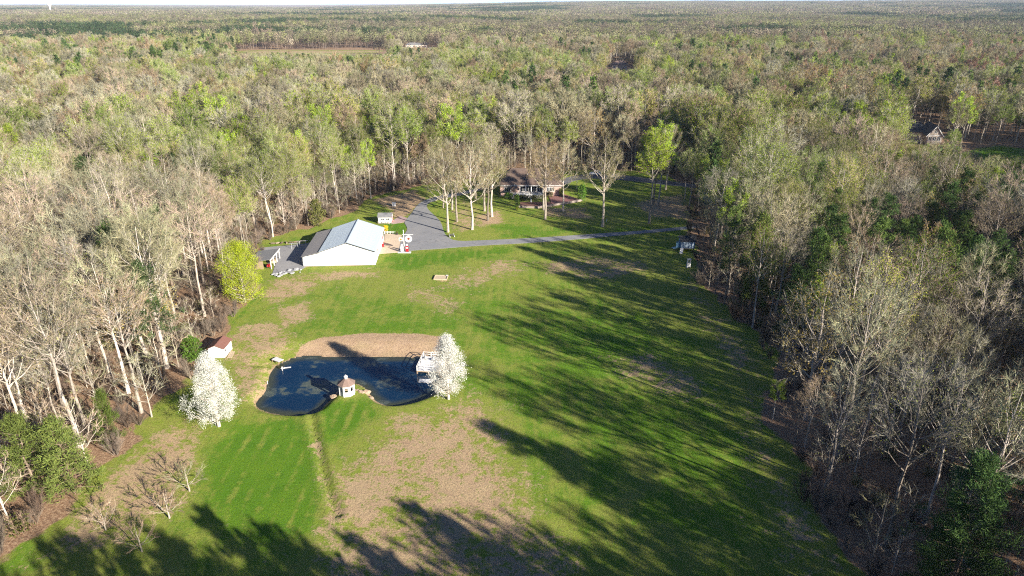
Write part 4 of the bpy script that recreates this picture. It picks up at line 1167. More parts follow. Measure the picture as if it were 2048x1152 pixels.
for i in range(19):
    xx = -9.0 + i; zt = 2.95 + (xx + 9.4) * .24 if xx < -4.6 else (4.1 + (xx + 4.6) * .33 if xx < 2.4 else 6.4 - (xx - 2.4) * .357)
    q.box(xx - .03, xx + .03, -hd - .03, -hd - .002, .15, zt - .1)
tag(q.build('wall_rib', M['worn_white'], barn), kind='stuff')
part_box('door', M['red'], barn, 9.41, 9.48, 7.4, 8.4, 0.02, 2.1)
part_box('wall_sign', M['red'], barn, 9.42, 9.52, -4.35, -3.5, 1.5, 2.4)
part_box('wall_sign', M['white_paint'], barn, 9.42, 9.52, 1.25, 2.15, 1.6, 2.7)
part_box('downspout', M['white_paint'], barn, 9.45, 9.58, -9.95, -9.8, 0.05, 3.9)
part_box('downspout', M['white_paint'], barn, -9.58, -9.45, -9.95, -9.8, 0.05, 2.8)
part_box('gutter', M['white_paint'], barn, 9.72, 9.86, -10.3, 10.3, 3.72, 3.84)
part_box('foundation', M['block_wall'], barn, -9.46, 9.46, -10.16, 10.16, -0.3, 0.14)

# ---- open lean-to by the gravel yard
ls = thing('run_in_shed', 'open lean-to shed with grey roof and white posts beside the gravel yard', 'shed', (-66.0, 171.8, 0), math.radians(2))
b = MB(); b.slab([(-3.2, -4.3, 2.15), (2.6, -4.3, 2.75), (2.6, 4.3, 2.75), (-3.2, 4.3, 2.15)], 0.10); b.build('roof', M['shingle_grey'], ls)
part_box('fascia', M['white_paint'], ls, 2.60, 2.68, -4.35, 4.35, 2.5, 2.78)
for y0 in (-4.0, -1.4, 1.3, 3.9): part_box('post', M['white_paint'], ls, 2.38, 2.54, y0 - .08, y0 + .08, -0.1, 2.62)
part_box('rear_wall', M['wood'], ls, -3.0, -2.9, -4.1, 4.1, -0.1, 2.08)
part_box('side_wall', M['wood'], ls, -2.88, 0.5, -4.15, -4.08, -0.1, 2.15)
for (x_, y_, c_, l_) in ((-64.5, 169.4, 'red', 'red garden machine parked under the open lean-to'), (-64.7, 173.2, 'wood', 'stacked timber stored under the open lean-to')):
    t = thing('stored_machine' if c_ == 'red' else 'timber_stack', l_, 'machine' if c_ == 'red' else 'timber', (x_, y_, 0), 0.3)
    if c_ == 'red':
        part_box('body', M['red'], t, -.5, .5, -.8, .5, .25, .8); part_box('seat', M['dark'], t, -.25, .25, .1, .45, .8, 1.1)
        for sx in (-1, 1):
            for sy in (-.55, .4):
                q = MB(); q.tube([Vector((sx * .42, sy, .25)), Vector((sx * .62, sy, .25))], [.27, .27], 10, cap=True); q.build('wheel', M['dark'], t)
    else:
        for i in range(9): part_box('plank', M['pale_wood'], t, -.9 + (i % 3) * .6, -.34 + (i % 3) * .6, -1.2, 1.2 - .1 * (i % 2), .05 + (i // 3) * .22, .24 + (i // 3) * .22)
for px, py, a in ((590, 497, 0.3), (606, 492, 0.2)):
    p = W(px, py); t = thing('metal_trestle', 'pale metal trestle frame on the gravel yard in the barn shadow', 'trestle', (p.x, p.y, 0.05), a, 'trestles on the gravel yard')
    for sx in (-1, 1):
        for sy in (-1, 1):
            q = MB(); q.tube([Vector((sx * .9, sy * .5, 0)), Vector((sx * .75, 0, 1.5))], [.05, .05], 5, cap=True); q.build('leg', M['steel'], t)
    q = MB(); q.tube([Vector((-1.6, 0, 1.5)), Vector((1.6, 0, 1.5))], [.06, .06], 6, cap=True); q.build('beam', M['steel'], t)

# ---- filling-station sign and pumps on the pad
p = W(809, 503)
sg = thing('sign_post', 'tall white post with round white disc sign bearing a red star', 'sign', (p.x, p.y, 0.0), 0)
b = MB(); b.tube([Vector((0, 0, 0)), Vector((0, 0, 6.4))], [.11, .08], 10, cap=True); b.build('pole', M['white_paint'], sg)
b = MB(); b.tube([Vector((-.4, 0, 5.0)), Vector((2.7, 0, 5.0))], [.055, .055], 8, cap=True); b.build('arm', M['white_paint'], sg)
def disc(bm, c, r, y0, y1, n=28, m=0):
    P = [(c[0] + r * math.cos(2 * math.pi * i / n), c[1] + r * math.sin(2 * math.pi * i / n)) for i in range(n)]
    gable_wall(bm, P, y0, y1, m)
b = MB(); disc(b, (1.35, 3.75), 0.98, -.06, .06); d = b.build('disc', M['white_paint'], sg)
def star(c, R, r_, y0, y1):
    q = MB(); P = []
    for i in range(10):
        a = math.pi / 2 + i * math.pi / 5; k_ = R if i % 2 == 0 else r_
        P.append((c[0] + k_ * math.cos(a), c[1] + k_ * math.sin(a)))
    n = len(q.v); q.v += [(x_, y0, z_) for x_, z_ in P] + [(c[0], y0, c[1])]
    for i in range(10): q.f.append((n + i, n + (i + 1) % 10, n + 10)); q.m.append(0)
    return q
star((1.35, 3.75), .62, .27, -.072, 0).build('star', M['red'], d)
b = MB(); b.box(1.27, 1.43, -.08, -.075, 3.5, 3.95); b.box(1.13, 1.57, -.08, -.075, 3.85, 3.95); b.build('letter', M['green_paint'], d)
for x_ in (0.75, 1.95):
    b = MB(); b.tube([Vector((x_, 0, 4.55)), Vector((x_, 0, 5.0))], [.02, .02], 5); b.build('hanger', M['steel'], sg)
b = MB(); b.box(-1.35, -.35, -.04, .04, 3.1, 4.1); q = b.build('square_panel', M['white_paint'], sg)
b = MB(); disc(b, (-.85, 3.6), .34, -.055, -.045, 20); b.build('emblem', M['orange'], q)
b = MB(); b.tube([Vector((-.85, 0, 4.1)), Vector((-.1, 0, 4.2))], [.025, .025], 5); b.build('hanger', M['steel'], sg)
def pump(px, py, label, cbody, ctop):
    p = W(px, py)
    t = thing('fuel_pump', label, 'fuel pump', (p.x, p.y, 0.12), 0, 'vintage fuel pumps')
    part_box('base', M['dark'], t, -.42, .42, -.3, .3, 0, .12)
    part_box('body', M[cbody], t, -.36, .36, -.25, .25, .12, 1.55)
    o = part_box('dial_face', M['white_paint'], t, -.25, .25, -.27, -.252, 1.0, 1.4); part_box('dial', M['dark'], o, -.12, .12, -.285, -.272, 1.1, 1.3)
    part_box('cap', M[ctop], t, -.30, .30, -.22, .22, 1.552, 1.70)
    b = MB(); disc(b, (0, 1.98), .27, -.09, .09, 16); b.build('globe', M['white_paint'], t)
    b = MB(); b.tube([Vector((.37, 0, 1.2)), Vector((.6, 0, .8)), Vector((.5, 0, .4)), Vector((.38, 0, .9))], [.03] * 4, 5); b.build('hose', M['dark'], t)
pi = thing('pump_island', 'low white concrete island under the fuel pumps', 'kerb', (W(809, 503.5).x, W(809, 503.5).y - .3, 0)); part_box('island', M['worn_white'], pi, -1.7, 1.9, -.7, .25, -.05, .12); part_box('edging', M['white_paint'], pi, -1.76, 1.96, -.76, -.702, -.05, .16)
pump(804.5, 504.5, 'white vintage fuel pump on the pump island beside the sign post', 'white_paint', 'white_paint')
pump(814.5, 504.0, 'red vintage fuel pump with round globe beside the sign post', 'red', 'red')
pump(765.5, 494, 'red vintage fuel pump standing against the barn wall', 'red', 'white_paint')
p = W(770, 483); t = thing('lamp_post', 'short dark lamp post before the barn doors', 'lamp', (p.x, p.y, 0.05))
b = MB(); b.tube([Vector((0, 0, 0)), Vector((0, 0, 2.3))], [.06, .05], 8, cap=True); b.build('pole', M['dark'], t); b = MB(); b.lathe([(.05, 2.3), (.16, 2.4), (.16, 2.6), (.05, 2.72)], 8); b.build('lantern', M['white_paint'], t)
# white rail along the lawn island
pa, pb = W(769, 467), W(792, 468.5)
t = thing('rail_fence', 'low white rail fence between concrete pad and lawn island', 'fence', (pa.x, pa.y, 0))
v_ = pb - pa; L = v_.length; t.rotation_euler.z = math.atan2(v_.y, v_.x)
for i in range(5): part_box('post', M['white_paint'], t, i * L / 4 - .06, i * L / 4 + .06, -.06, .06, -.05, .85)
for z_ in (.35, .68): part_box('rail', M['white_paint'], t, -.1, L + .1, -.03, .03, z_, z_ + .1)
p = W(794, 469.5)
t = thing('planter', 'dark planter tub at the end of the low white rail', 'planter', (p.x, p.y, .05)); b = MB(); b.lathe([(.3, 0), (.42, .5), (.38, .5), (.36, .42)], 10); b.build('tub', M['dark'], t); tb, cb_ = gen_dense(61, .9, .4, .45, 40, 6, .08, .02, 'ball', limbs=6); cb_.build('plant', [M['twig'], M['hedge_leaf']], t)

# ---- small grey-roofed shed and white box by the driveway
sh = thing('garden_shed', 'small white shed with grey gable roof and red trim beside the driveway', 'shed', (-40.4, 209.6, 0), math.radians(2))
b = MB(); q = [(-1.6, 0), (1.6, 0), (1.6, 2.1), (0, 2.95), (-1.6, 2.1)]
n = len(b.v)
b.v += [(-2.1, y_, z_) for y_, z_ in q] + [(2.1, y_, z_) for y_, z_ in q]
b.f += [(0, 1, 2, 3, 4)[::-1], (5, 6, 7, 8, 9)] + [(i, (i + 1) % 5, (i + 1) % 5 + 5, i + 5) for i in range(5)]; b.m += [0] * 7
b.build('wall', M['white_paint'], sh)
for s in (-1, 1):
    b = MB(); b.slab([(-2.3, s * 1.85, 2.03), (2.3, s * 1.85, 2.03), (2.3, 0, 3.05), (-2.3, 0, 3.05)][::(1 if s < 0 else -1)], .08); b.build('roof', M['shingle_grey'], sh)
part_box('door', M['red'], sh, 2.11, 2.16, -.5, .4, .05, 1.9)
for s in (-1, 1): part_box('corner_trim', M['red'], sh, 2.105, 2.18, s * 1.5 - .07, s * 1.5 + .07, .02, 2.1)
window(sh, -1.2, -.2, 1.0, 1.7, -1.6, .07, 2); window(sh, .4, 1.4, 1.0, 1.7, -1.6, .07, 2)
for i in range(6):
    p = Vector((-42.3 + i * .85, 207.5 - .05 * i, 0)); t = thing('bare_shrub', 'thin bare shrub in the row along the small grey-roofed shed', 'shrub', (p.x, p.y, 0), i, 'shrubs along the small shed')
    tb, cb_ = gen_shrub(80 + i, 1.1, 5, 8, w=.015); tb.build('stem', M['bark'], t); cb_.build('twigs', [M['twig'], M['bud']], t)
p = W(788, 412); t = thing('utility_cabinet', 'white box-like utility cabinet at the wood edge above the driveway', 'cabinet', (p.x, p.y, 0), .1)
part_box('body', M['white_paint'], t, -.6, .6, -.45, .45, 0, 1.15); part_box('lid', M['worn_white'], t, -.66, .66, -.5, .5, 1.15, 1.24); part_box('door', M['worn_white'], t, -.5, .5, -.475, -.452, .1, 1.0)
p = W(904, 474); t = thing('garden_bench', 'small dark bench with white supports beside the driveway bend', 'bench', (p.x, p.y, 0), math.radians(25))
for i in range(3): part_box('seat_slat', M['dark'], t, -.8, .8, -.24 + i * .17, -.10 + i * .17, .42, .47)
for i in range(2): part_box('back_slat', M['dark'], t, -.8, .8, .27, .31, .55 + i * .2, .70 + i * .2)
for s in (-.7, .7):
    part_box('support', M['white_paint'], t, s - .06, s + .06, -.22, .26, 0, .42); part_box('back_post', M['white_paint'], t, s - .05, s + .05, .311, .37, 0, .95)

# ---- brick house
HS = thing('brick_house', 'low brick house with brown hipped roof and white columned porch', 'house', (6.6, 241.0, 0))
def hwall(x0, x1, y0, y1, z0=-.3, z1=4.0): return part_box('wall', M['brick'], HS, x0, x1, y0, y1, z0, z1)
hwall(-10.9, -3.9, 0, 16); hwall(-3.9, 4.6, 1.8, 16); hwall(4.6, 11.2, 0, 16)
part_box('porch_floor', M['block_wall'], HS, -3.89, 4.59, .02, 1.79, -.3, 1.15)
def hip(x0, x1, y0, y1, ze, zr, over, name='roof', m='shingle_brown', parent=None, ridge=None):
    x0, x1, y0, y1 = x0 - over, x1 + over, y0 - over, y1 + over
    ym = (y0 + y1) / 2; ins = (y1 - y0) / 2 if ridge is None else ridge
    ra, rb = (x0 + ins, ym, zr), (x1 - ins, ym, zr)
    q = MB()
    q.slab([(x0, y0, ze), (x1, y0, ze), rb, ra], .16); q.slab([(x1, y0, ze), (x1, y1, ze), rb], .16)
    q.slab([(x1, y1, ze), (x0, y1, ze), ra, rb], .16); q.slab([(x0, y1, ze), (x0, y0, ze), ra], .16)
    return q.build(name, M[m], parent)
rf = hip(-10.9, 11.2, 0, 16, 4.05, 8.4, .6, parent=HS, ridge=4.6)
part_box('chimney', M['brick'], rf, 5.2, 6.3, 9.0, 9.9, 6.5, 9.4)
b = MB(); b.tube([Vector((-1, 4.5, 6.0)), Vector((-1, 4.5, 7.2))], [.09, .09], 6, cap=True); b.build('vent_pipe', M['white_paint'], rf)
part_box('fascia', M['white_paint'], HS, -11.5, 11.8, -.66, -.605, 3.82, 4.02)
part_box('soffit', M['white_paint'], HS, -11.4, 11.7, -.6, -.01, 3.80, 3.86)
window(HS, -9.3, -6.7, 1.7, 3.3, 0, .10, 4); window(HS, 5.9, 8.6, 1.7, 3.3, 0, .10, 5)
for i in range(4): window(HS, -3.5 + i * 2.02, -1.75 + i * 2.02, 1.2, 3.5, 1.8, .12, 2)
for i in range(5): part_box('porch_column', M['white_paint'], HS, -3.85 + i * 2.06, -3.63 + i * 2.06, -.02, .2, 1.15, 3.8)
dk = part_box('deck', M['worn_white'], HS, -7.0, 4.5, -3.4, -.02, .95, 1.12)
for i in range(8): part_box('rail_post', M['white_paint'], dk, -7.0 + i * 1.62, -6.84 + i * 1.62, -3.38, -3.22, 1.12, 2.15)
for z_ in (1.3, 2.05): part_box('rail', M['white_paint'], dk, -6.95, 4.45, -3.34, -3.26, z_, z_ + .09)
q = MB()
for i in range(58): q.box(-6.9 + i * .196, -6.85 + i * .196, -3.32, -3.28, 1.39, 2.05)
tag(q.build('baluster', M['white_paint'], dk), kind='stuff')
for s, t_ in ((-7.0, -5.9), (-1, -2.0), (4.3, -2)): part_box('deck_pier', M['block_wall'], dk, s, s + .3, -3.3, -3.0, -.2, .94)
part_box('skirt', M['white_paint'], dk, -6.9, 4.4, -3.2, -3.15, -.1, .94)
nk = hip(-7.1, -4.2, -3.3, -.7, 3.2, 4.15, .25, 'nook_roof', parent=HS)
for a, c in ((-7.0, -3.2), (-4.4, -3.2), (-7.0, -.9), (-4.4, -.9)): part_box('nook_post', M['white_paint'], HS, a - .09, a + .09, c - .09, c + .09, 1.12, 3.12)
b = MB(); b.lathe([(.12, 4.1), (.12, 4.75), (.05, 4.9)], 8, c=(-5.65, -2)); b.build('finial', M['white_paint'], nk)
for (x_, y_, l_) in ((9.3, 238.8, 'dark patio chair on the house deck near the porch doors'), (6.5, 238.9, 'dark patio chair on the house deck beside orange cushion chair')):
    t = thing('patio_chair', l_, 'chair', (x_, y_, 1.12), .4)
    part_box('seat', M['dark'] if x_ > 7 else M['orange'], t, -.3, .3, -.3, .3, .4, .5); part_box('backrest', M['dark'], t, -.3, .3, .26, .32, .5, 1.0)
    for sx in (-.26, .26):
        for sy in (-.26, .26): part_box('leg', M['dark'], t, sx - .03, sx + .03, sy - .03, sy + .03, 0, .4)
# hedges, beds and retaining wall
def hedge(label, x0, x1, y0, y1, h, seed, n, group='clipped hedges before the brick house', m='hedge_leaf'):
    r = random.Random(seed); t = thing('hedge', label, 'hedge', ((x0 + x1) / 2, (y0 + y1) / 2, 0), 0, group)
    tb, cb_ = MB(), MB(); hx, hy = (x1 - x0) / 2, (y1 - y0) / 2
    for i in range(max(4, int((x1 - x0) * 1.2))):
        a = r.uniform(-hx, hx) * .9; tb.tube([Vector((a, r.uniform(-hy, hy) * .6, -.1)), Vector((a + .1, r.uniform(-hy, hy) * .8, h * .8))], [.05, .02], 4)
    for i in range(n):
        c = Vector((r.uniform(-hx, hx), r.uniform(-hy, hy), h * r.random() ** .6 * r.uniform(.85, 1.08)))
        for _ in range(5): leaf(cb_, r, c + rv(r, .16), .11, 1)
    tb.build('stem', M['bark'], t); cb_.build('foliage', [M['twig'], M[m]], t)
hedge('long clipped hedge below the deck of the brick house', .6, 6.5, 234.4, 236.4, 1.7, 1, 650)
hedge('bronze tinted clipped hedge below the porch of the brick house', 6.7, 10.9, 234.2, 236.4, 1.7, 2, 480, m='gold_leaf' if False else 'hedge_leaf')
hedge('rounded green bush at the left end of the house deck', -2.6, .2, 236.2, 238.2, 2.3, 3, 360, m='green_leaf')
hedge('olive bush under the right hand house windows', 11.6, 14.6, 238.2, 240.2, 2.0, 4, 360)
hedge('tall narrow bush at the corner of the brick house', 17.0, 18.2, 239.6, 240.9, 3.0, 5, 220)
BED = [(W(1040, 405), W(1100, 404), W(1104, 411), W(1075, 414.5), (W(1041, 413)))]
sheet('ground_bed', np.array([v_[:2] for v_ in BED[0]]), .0, M['mulch'], 'red brown mulch bed before the hedges', .12)
sheet('patio', WP([(1098, 394), (1128, 389), (1163, 400.5), (1104, 410.5)]), 0.0, M['brick_paving'], 'red brick patio beside the brick house', .16)
def low_wall(label, pts, h, m):
    p = [W(*q) for q in pts]; t = thing('retaining_wall', label, 'wall', (p[0].x, p[0].y, 0), 0, 'low retaining walls before the brick house')
    for a, c in zip(p[:-1], p[1:]):
        d = c - a; L = d.length; n_ = max(1, round(L / 1.6)); an = math.atan2(d.y, d.x)
        for i in range(n_):
            q0 = a + d * (i / n_) - p[0]
            q = MB(); q.box(0.01, L / n_ - .01, -.17, .17, -.15, h + random.uniform(-.02, .02)); o = q.build('wall_section', M[m], t); o.location = q0; o.rotation_euler.z = an
            q = MB(); q.box(-.02, L / n_ + .02, -.21, .21, h + .03, h + .10); o2 = q.build('cap', M['pale_wood'] if False else M['block_wall'], t); o2.location = q0; o2.rotation_euler.z = an
low_wall('low block wall holding the mulch bed before the hedges', [(1038, 415), (1075, 416.5), (1104, 412.5)], .55, 'block_wall')
low_wall('low block wall along the front of the brick patio', [(1105, 412), (1135, 407.5), (1164, 402)], .6, 'block_wall')
p = W(1062, 404); t = thing('garden_statue', 'small white statue before the long clipped hedge', 'statue', (p.x, p.y, .1)); b = MB(); b.lathe([(.25, 0), (.25, .2), (.12, .3), (.2, .7), (.16, 1.0), (.07, 1.1), (.13, 1.25), (.1, 1.4)], 10); b.build('figure', M['white_paint'], t)
b = MB(); b.lathe([(.3, -.1), (.3, .0)], 10); b.build('plinth', M['worn_white'], t)
p = W(1213, 443.5); t = thing('marker_post', 'small white marker post on the shaded house lawn', 'post', (p.x, p.y, 0)); part_box('shaft', M['white_paint'], t, -.09, .09, -.09, .09, -.1, .8); part_box('cap', M['worn_white'], t, -.13, .13, -.13, .13, .8, .88)
p = W(1153.5, 378); t = thing('lamp_post', 'pale lamp post beside the asphalt behind the house', 'lamp', (p.x, p.y, 0)); b = MB(); b.tube([Vector((0, 0, 0)), Vector((0, 0, 2.4))], [.08, .06], 8, cap=True); b.build('pole', M['worn_white'], t); b = MB(); b.lathe([(.06, 2.4), (.2, 2.5), (.2, 2.75), (.05, 2.9)], 8); b.build('lantern', M['white_paint'], t)

# ---- cars behind the house
def car(label, px, py, rz, paint, suv=False):
    p = W(px, py); t = thing('parked_car', label, 'car', (p.x, p.y, .06), rz, 'vehicles parked behind the house')
    h2 = 1.75 if suv else 1.45
    prof = [(-2.3, .35), (2.3, .35), (2.3, .75), (2.0, .92), (1.0, 1.0), (-1.9, 1.02), (-2.3, .9)]
    b = MB(); gable_wall(b, prof, -.9, .9); b.build('body', paint, t)
    cab = [(1.05, 1.0), (.35, h2), (-1.4 if not suv else -2.0, h2), (-1.95 if not suv else -2.2, 1.02)]
    b = MB(); gable_wall(b, cab, -.78, .78); c = b.build('cabin', paint, t)
    for s in (-1, 1):
        q = MB(); gable_wall(q, [(.8, 1.06), (.3, h2 - .1), (-1.3, h2 - .1), (-1.7, 1.06)], s * .785, s * .80); q.build('side_window', M['glass'], c)
    q = MB(); q.slab([(1.08, -.7, 1.04), (1.08, .7, 1.04), (.42, .7, h2 - .05), (.42, -.7, h2 - .05)], -.02); q.build('windscreen', M['glass'], c)
    for x_ in (-1.45, 1.45):
        for s in (-1, 1):
            q = MB(); q.tube([Vector((x_, s * .72, .33)), Vector((x_, s * .93, .33))], [.33, .33], 12, cap=True); w_ = q.build('wheel', M['dark'], t)
            q = MB(); q.tube([Vector((x_, s * .93, .33)), Vector((x_, s * .945, .33))], [.19, .19], 8, cap=True); q.build('rim', M['steel'], w_)
    for s in (-.6, .6): part_box('headlight', M['worn_white'], t, 2.3, 2.33, s - .2, s + .2, .6, .75)
car('white car parked behind the brick house', 1190, 350, 2.9, M['white_paint'], True)
car('pale blue white car parked on the asphalt beyond the broad bare tree', 1225, 356, 2.6, surf('pale_car', (.55, .62, .66), (.5, .56, .6), 2, .35))
# ---- pond side: gazebo, deck, small dock, shed
gp = W(692, 793)
gz_ = -0.15
gb = thing('gazebo', 'small white octagonal gazebo with brown roof on the pond point', 'gazebo', (gp.x, gp.y + 1.1, gz_), math.radians(10))
R8 = 1.36
def oct_pt(i, r_, ph=math.pi / 8): return (r_ * math.cos(i * math.pi / 4 + ph), r_ * math.sin(i * math.pi / 4 + ph))
b = MB(); b.lathe([(R8 + .12, -.4), (R8 + .12, .12)], 8, ph=math.pi / 8); b.build('floor', M['worn_white'], gb)
for i in range(8):
    x_, y_ = oct_pt(i, R8); b = MB(); b.tube([Vector((x_, y_, .12)), Vector((x_, y_, 2.35))], [.10, .10], 6); b.build('post', M['worn_white'], gb)
    x2_, y2_ = oct_pt(i + 1, R8); mid = Vector(((x_ + x2_) / 2, (y_ + y2_) / 2, 0)); an = math.atan2(y2_ - y_, x2_ - x_); hl = math.hypot(x2_ - x_, y2_ - y_) / 2 - .09
    if i not in (3,):
        q = MB(); q.box(-hl, hl, -.04, .04, .13, 1.05); o = q.build('wall_panel', M['worn_white'], gb); o.location = mid; o.rotation_euler.z = an
    q = MB(); q.box(-hl, hl, -.04, .04, 1.85, 2.32)
    q.box(-hl, -hl + .16, -.04, .04, 1.06, 1.84); q.box(hl - .16, hl, -.04, .04, 1.06, 1.84)
    o = q.build('arch_panel', M['worn_white'], gb); o.location = mid; o.rotation_euler.z = an
    a, c = Vector((*oct_pt(i, R8 + .32), 2.30)), Vector((*oct_pt(i + 1, R8 + .32), 2.30)); e, f = Vector((*oct_pt(i + 1, .28), 3.25)), Vector((*oct_pt(i, .28), 3.25))
    q = MB(); q.slab([a, c, e, f], .07); q.build('roof_panel', M['shingle_tan'], gb)
b = MB(); b.lathe([(.30, 3.2), (.30, 3.6), (.38, 3.62), (.06, 3.95)], 8, ph=math.pi / 8); b.build('cupola', M['worn_white'], gb)
t = thing('gazebo_bench', 'wooden bench inside the octagonal gazebo', 'bench', (gp.x, gp.y + 1.6, gz_ + .12), .2)
part_box('seat', M['pale_wood'], t, -.7, .7, -.2, .2, .4, .46); part_box('leg', M['wood'], t, -.6, -.52, -.18, .18, 0, .4); part_box('leg', M['wood'], t, .52, .6, -.18, .18, 0, .4)

def rock_mesh(seed, m):
    r = random.Random(seed); b = MB()
    prof = [(.05, -.5), (.75, -.35), (1.0, 0), (.85, .4), (.45, .68), (.05, .74)]
    n0 = 0; S = 9
    for (q, z) in prof:
        for j in range(S):
            t_ = 2 * math.pi * j / S; k_ = q * r.uniform(.78, 1.18)
            b.v.append((k_ * math.cos(t_), k_ * math.sin(t_), z * r.uniform(.85, 1.15)))
    for i in range(len(prof) - 1):
        for j in range(S):
            j2 = (j + 1) % S
            b.f.append((i * S + j, i * S + j2, (i + 1) * S + j2, (i + 1) * S + j)); b.m.append(0)
    b.f.append(tuple((len(prof) - 1) * S + j for j in range(S))); b.m.append(0)
    return b.mesh('rock', m)
ROCKS = [rock_mesh(i, M['rock']) for i in range(4)]; GROCKS = [rock_mesh(20 + i, M['grey_rock']) for i in range(4)]
def rock(px, py, s, label, group, z=-.2, meshes=ROCKS, i=0):
    p = W(px, py, z); o = bpy.data.objects.new('boulder', meshes[i % 4]); col.objects.link(o); o.location = (p.x, p.y, z); o.scale = (s, s * .8, s * .7); o.rotation_euler = (.15, .1, i * 1.7)
    tag(o, label, 'boulder', group)
RG = 'boulders around the gazebo point'
for i, (px, py, s, z_, l) in enumerate([(668, 795, .85, -.5, 'tan boulder on the near shore side of the gazebo'), (676, 787, .55, -.6, 'small rusty boulder tucked behind the gazebo corner'), (713, 783, .8, -.4, 'tan boulder touching the gazebo wall'),
                                  (720, 787, .9, -.4, 'large tan boulder beside the gazebo'), (733, 785, .85, -.6, 'boulder at the water edge of the gazebo point'), (742, 796, .6, -.8, 'low pale stone sunk in the pond bank past the gazebo')]):
    rock(px, py, s, l, RG, z_, ROCKS, i)

# deck by the right pear tree
dp = W(835, 750, -.5); dz = -0.35
DK = thing('pond_deck', 'white wooden pond deck with railings beside the blossom tree', 'deck', (-18.3, 114.6, dz), math.radians(-6))
for i in range(14): part_box('plank', M['worn_white'], DK, 0, 4.6, .42 * i, .42 * i + .40, 0, .07)
for x_ in (.1, 2.3, 4.4):
    for y_ in (.1, 5.7): part_box('pile', M['wood'], DK, x_ - .1, x_ + .1, y_ - .1, y_ + .1, -2.2, -.005)
part_box('joist', M['wood'], DK, .02, 4.55, .02, .12, -.22, -.01); part_box('joist', M['wood'], DK, .02, 4.55, 5.6, 5.7, -.22, -.01)
for x_, y_ in [(0.05, 0.05), (0.05, 1.9), (0.05, 3.8), (0.05, 5.75), (1.6, 5.75), (3.1, 5.75), (4.5, 5.75), (1.6, .05), (3.1, .05), (4.5, .05)]:
    part_box('rail_post', M['white_paint'], DK, x_ - .05, x_ + .07, y_ - .05, y_ + .07, .07, 1.1)
for z_ in (.55, 1.02):
    part_box('rail', M['white_paint'], DK, .125, 4.5, 5.74, 5.78, z_, z_ + .09); part_box('rail', M['white_paint'], DK, .125, 4.5, .04, .08, z_, z_ + .09); part_box('rail', M['white_paint'], DK, .04, .08, .125, 5.69, z_ - .01, z_ + .08)
for (x_, y_, l_) in ((-17.0, 119.2, 'white deck chair at the rail of the pond deck'), (-15.4, 118.6, 'white deck chair nearest the blossom tree on the pond deck')):
    t = thing('deck_chair', l_, 'chair', (x_, y_, dz + .07), 2.4)
    part_box('seat', M['white_paint'], t, -.3, .3, -.3, .3, .35, .42); part_box('backrest', M['white_paint'], t, -.3, .3, .3, .36, .42, 1.0)
    for sx in (-.26, .26):
        for sy in (-.26, .26): part_box('leg', M['dark'], t, sx - .03, sx + .03, sy - .03, sy + .03, 0, .35)
t = thing('deck_reflection', 'low pale boards standing in for the reflection of the pond deck', 'platform', (-17.6, 111.4, POND_Z + .02), math.radians(-6))  # added boards and floats imitate the deck mirrored in the water
for i in range(4): part_box('board', M['worn_white'], t, 0, 2.6, .3 * i, .3 * i + .27, .05, .13)
for x_ in (.1, 2.2): part_box('float', M['dark'], t, x_, x_ + .3, 0, 1.15, -.15, .048)

# small dock at the left shore
SD = thing('small_dock', 'small white plank dock resting on the pond bank', 'dock', (-46.3, 118.9, -.45), math.radians(-32))
for i in range(5): part_box('plank', M['worn_white'], SD, -1.1 + i * .42, -.70 + i * .42, -.6, .6, .16, .23)
for s in (-.5, .5): part_box('beam', M['wood'], SD, -1.1, .98, s - .06, s + .06, .0, .155)
for x_ in (-.95, .8):
    for s in (-.5, .5): part_box('leg', M['wood'], SD, x_ - .06, x_ + .06, s - .13, s - .065, -.9, .15)
p = W(565, 741, POND_Z); t = thing('water_post', 'short pale post standing in the pond near the small dock', 'post', (p.x, p.y, POND_Z)); part_box('shaft', M['worn_white'], t, -.07, .07, -.07, .07, -.6, .75); part_box('cap', M['white_paint'], t, -.1, .1, -.1, .1, .75, .81)
p = W(572, 736.5, POND_Z); o = MB(); o.tube([Vector((-.9, -.25, .06)), Vector((0, 0, .12)), Vector((.9, .3, .10))], [.09, .11, .07], 7, cap=True); o = o.build('floating_log', M['worn_white']); o.location = (p.x, p.y, POND_Z); tag(o, 'pale log floating in the pond near the small dock', 'log')
p = W(535, 766, -.8); o = MB(); o.tube([Vector((0, 0, -.3)), Vector((.05, 0, .5))], [.06, .05], 6, cap=True); o = o.build('stake', M['worn_white']); o.location = (p.x, p.y, -.8); tag(o, 'short pale stake on the grassy pond bank', 'stake')

# shed with brown roof
PS = thing('pond_shed', 'small white shed with red brown gable roof at the wood edge by the pond', 'shed', (-58.35, 121.2, 0), math.radians(0))
b = MB(); gable_wall(b, [(-1.5, -.1), (1.5, -.1), (1.5, 1.95), (0, 2.6), (-1.5, 1.95)], -2.0, 2.0); b.build('wall', M['white_paint'], PS)
for s in (-1, 1):
    b = MB(); P = [(0, -2.25, 2.72), (s * 1.75, -2.25, 1.95), (s * 1.75, 2.25, 1.95), (0, 2.25, 2.72)]
    b.slab(P if s < 0 else P[::-1], -.08 if False else .08); b.build('roof', M['shingle_red'], PS)
part_box('door', M['worn_white'], PS, 1.51, 1.55, -.4, .5, .1, 1.8); part_box('hatch', M['dark'], PS, 1.51, 1.54, -1.3, -.9, 1.0, 1.4)
b = MB()
for i in range(4): b.box(-1.52, 1.52, -2.03, -2.005, .3 + i * .42, .33 + i * .42)
tag(b.build('siding', M['worn_white'], PS), kind='stuff')
t = thing('plank_step', 'pale planks lying beside the brown roofed shed', 'plank', (-56.4, 120.4, 0), .15)
for i in range(3): part_box('board', M['pale_wood'], t, -.1 + i * .32, .18 + i * .32, -1.4, 1.3, .03, .10)

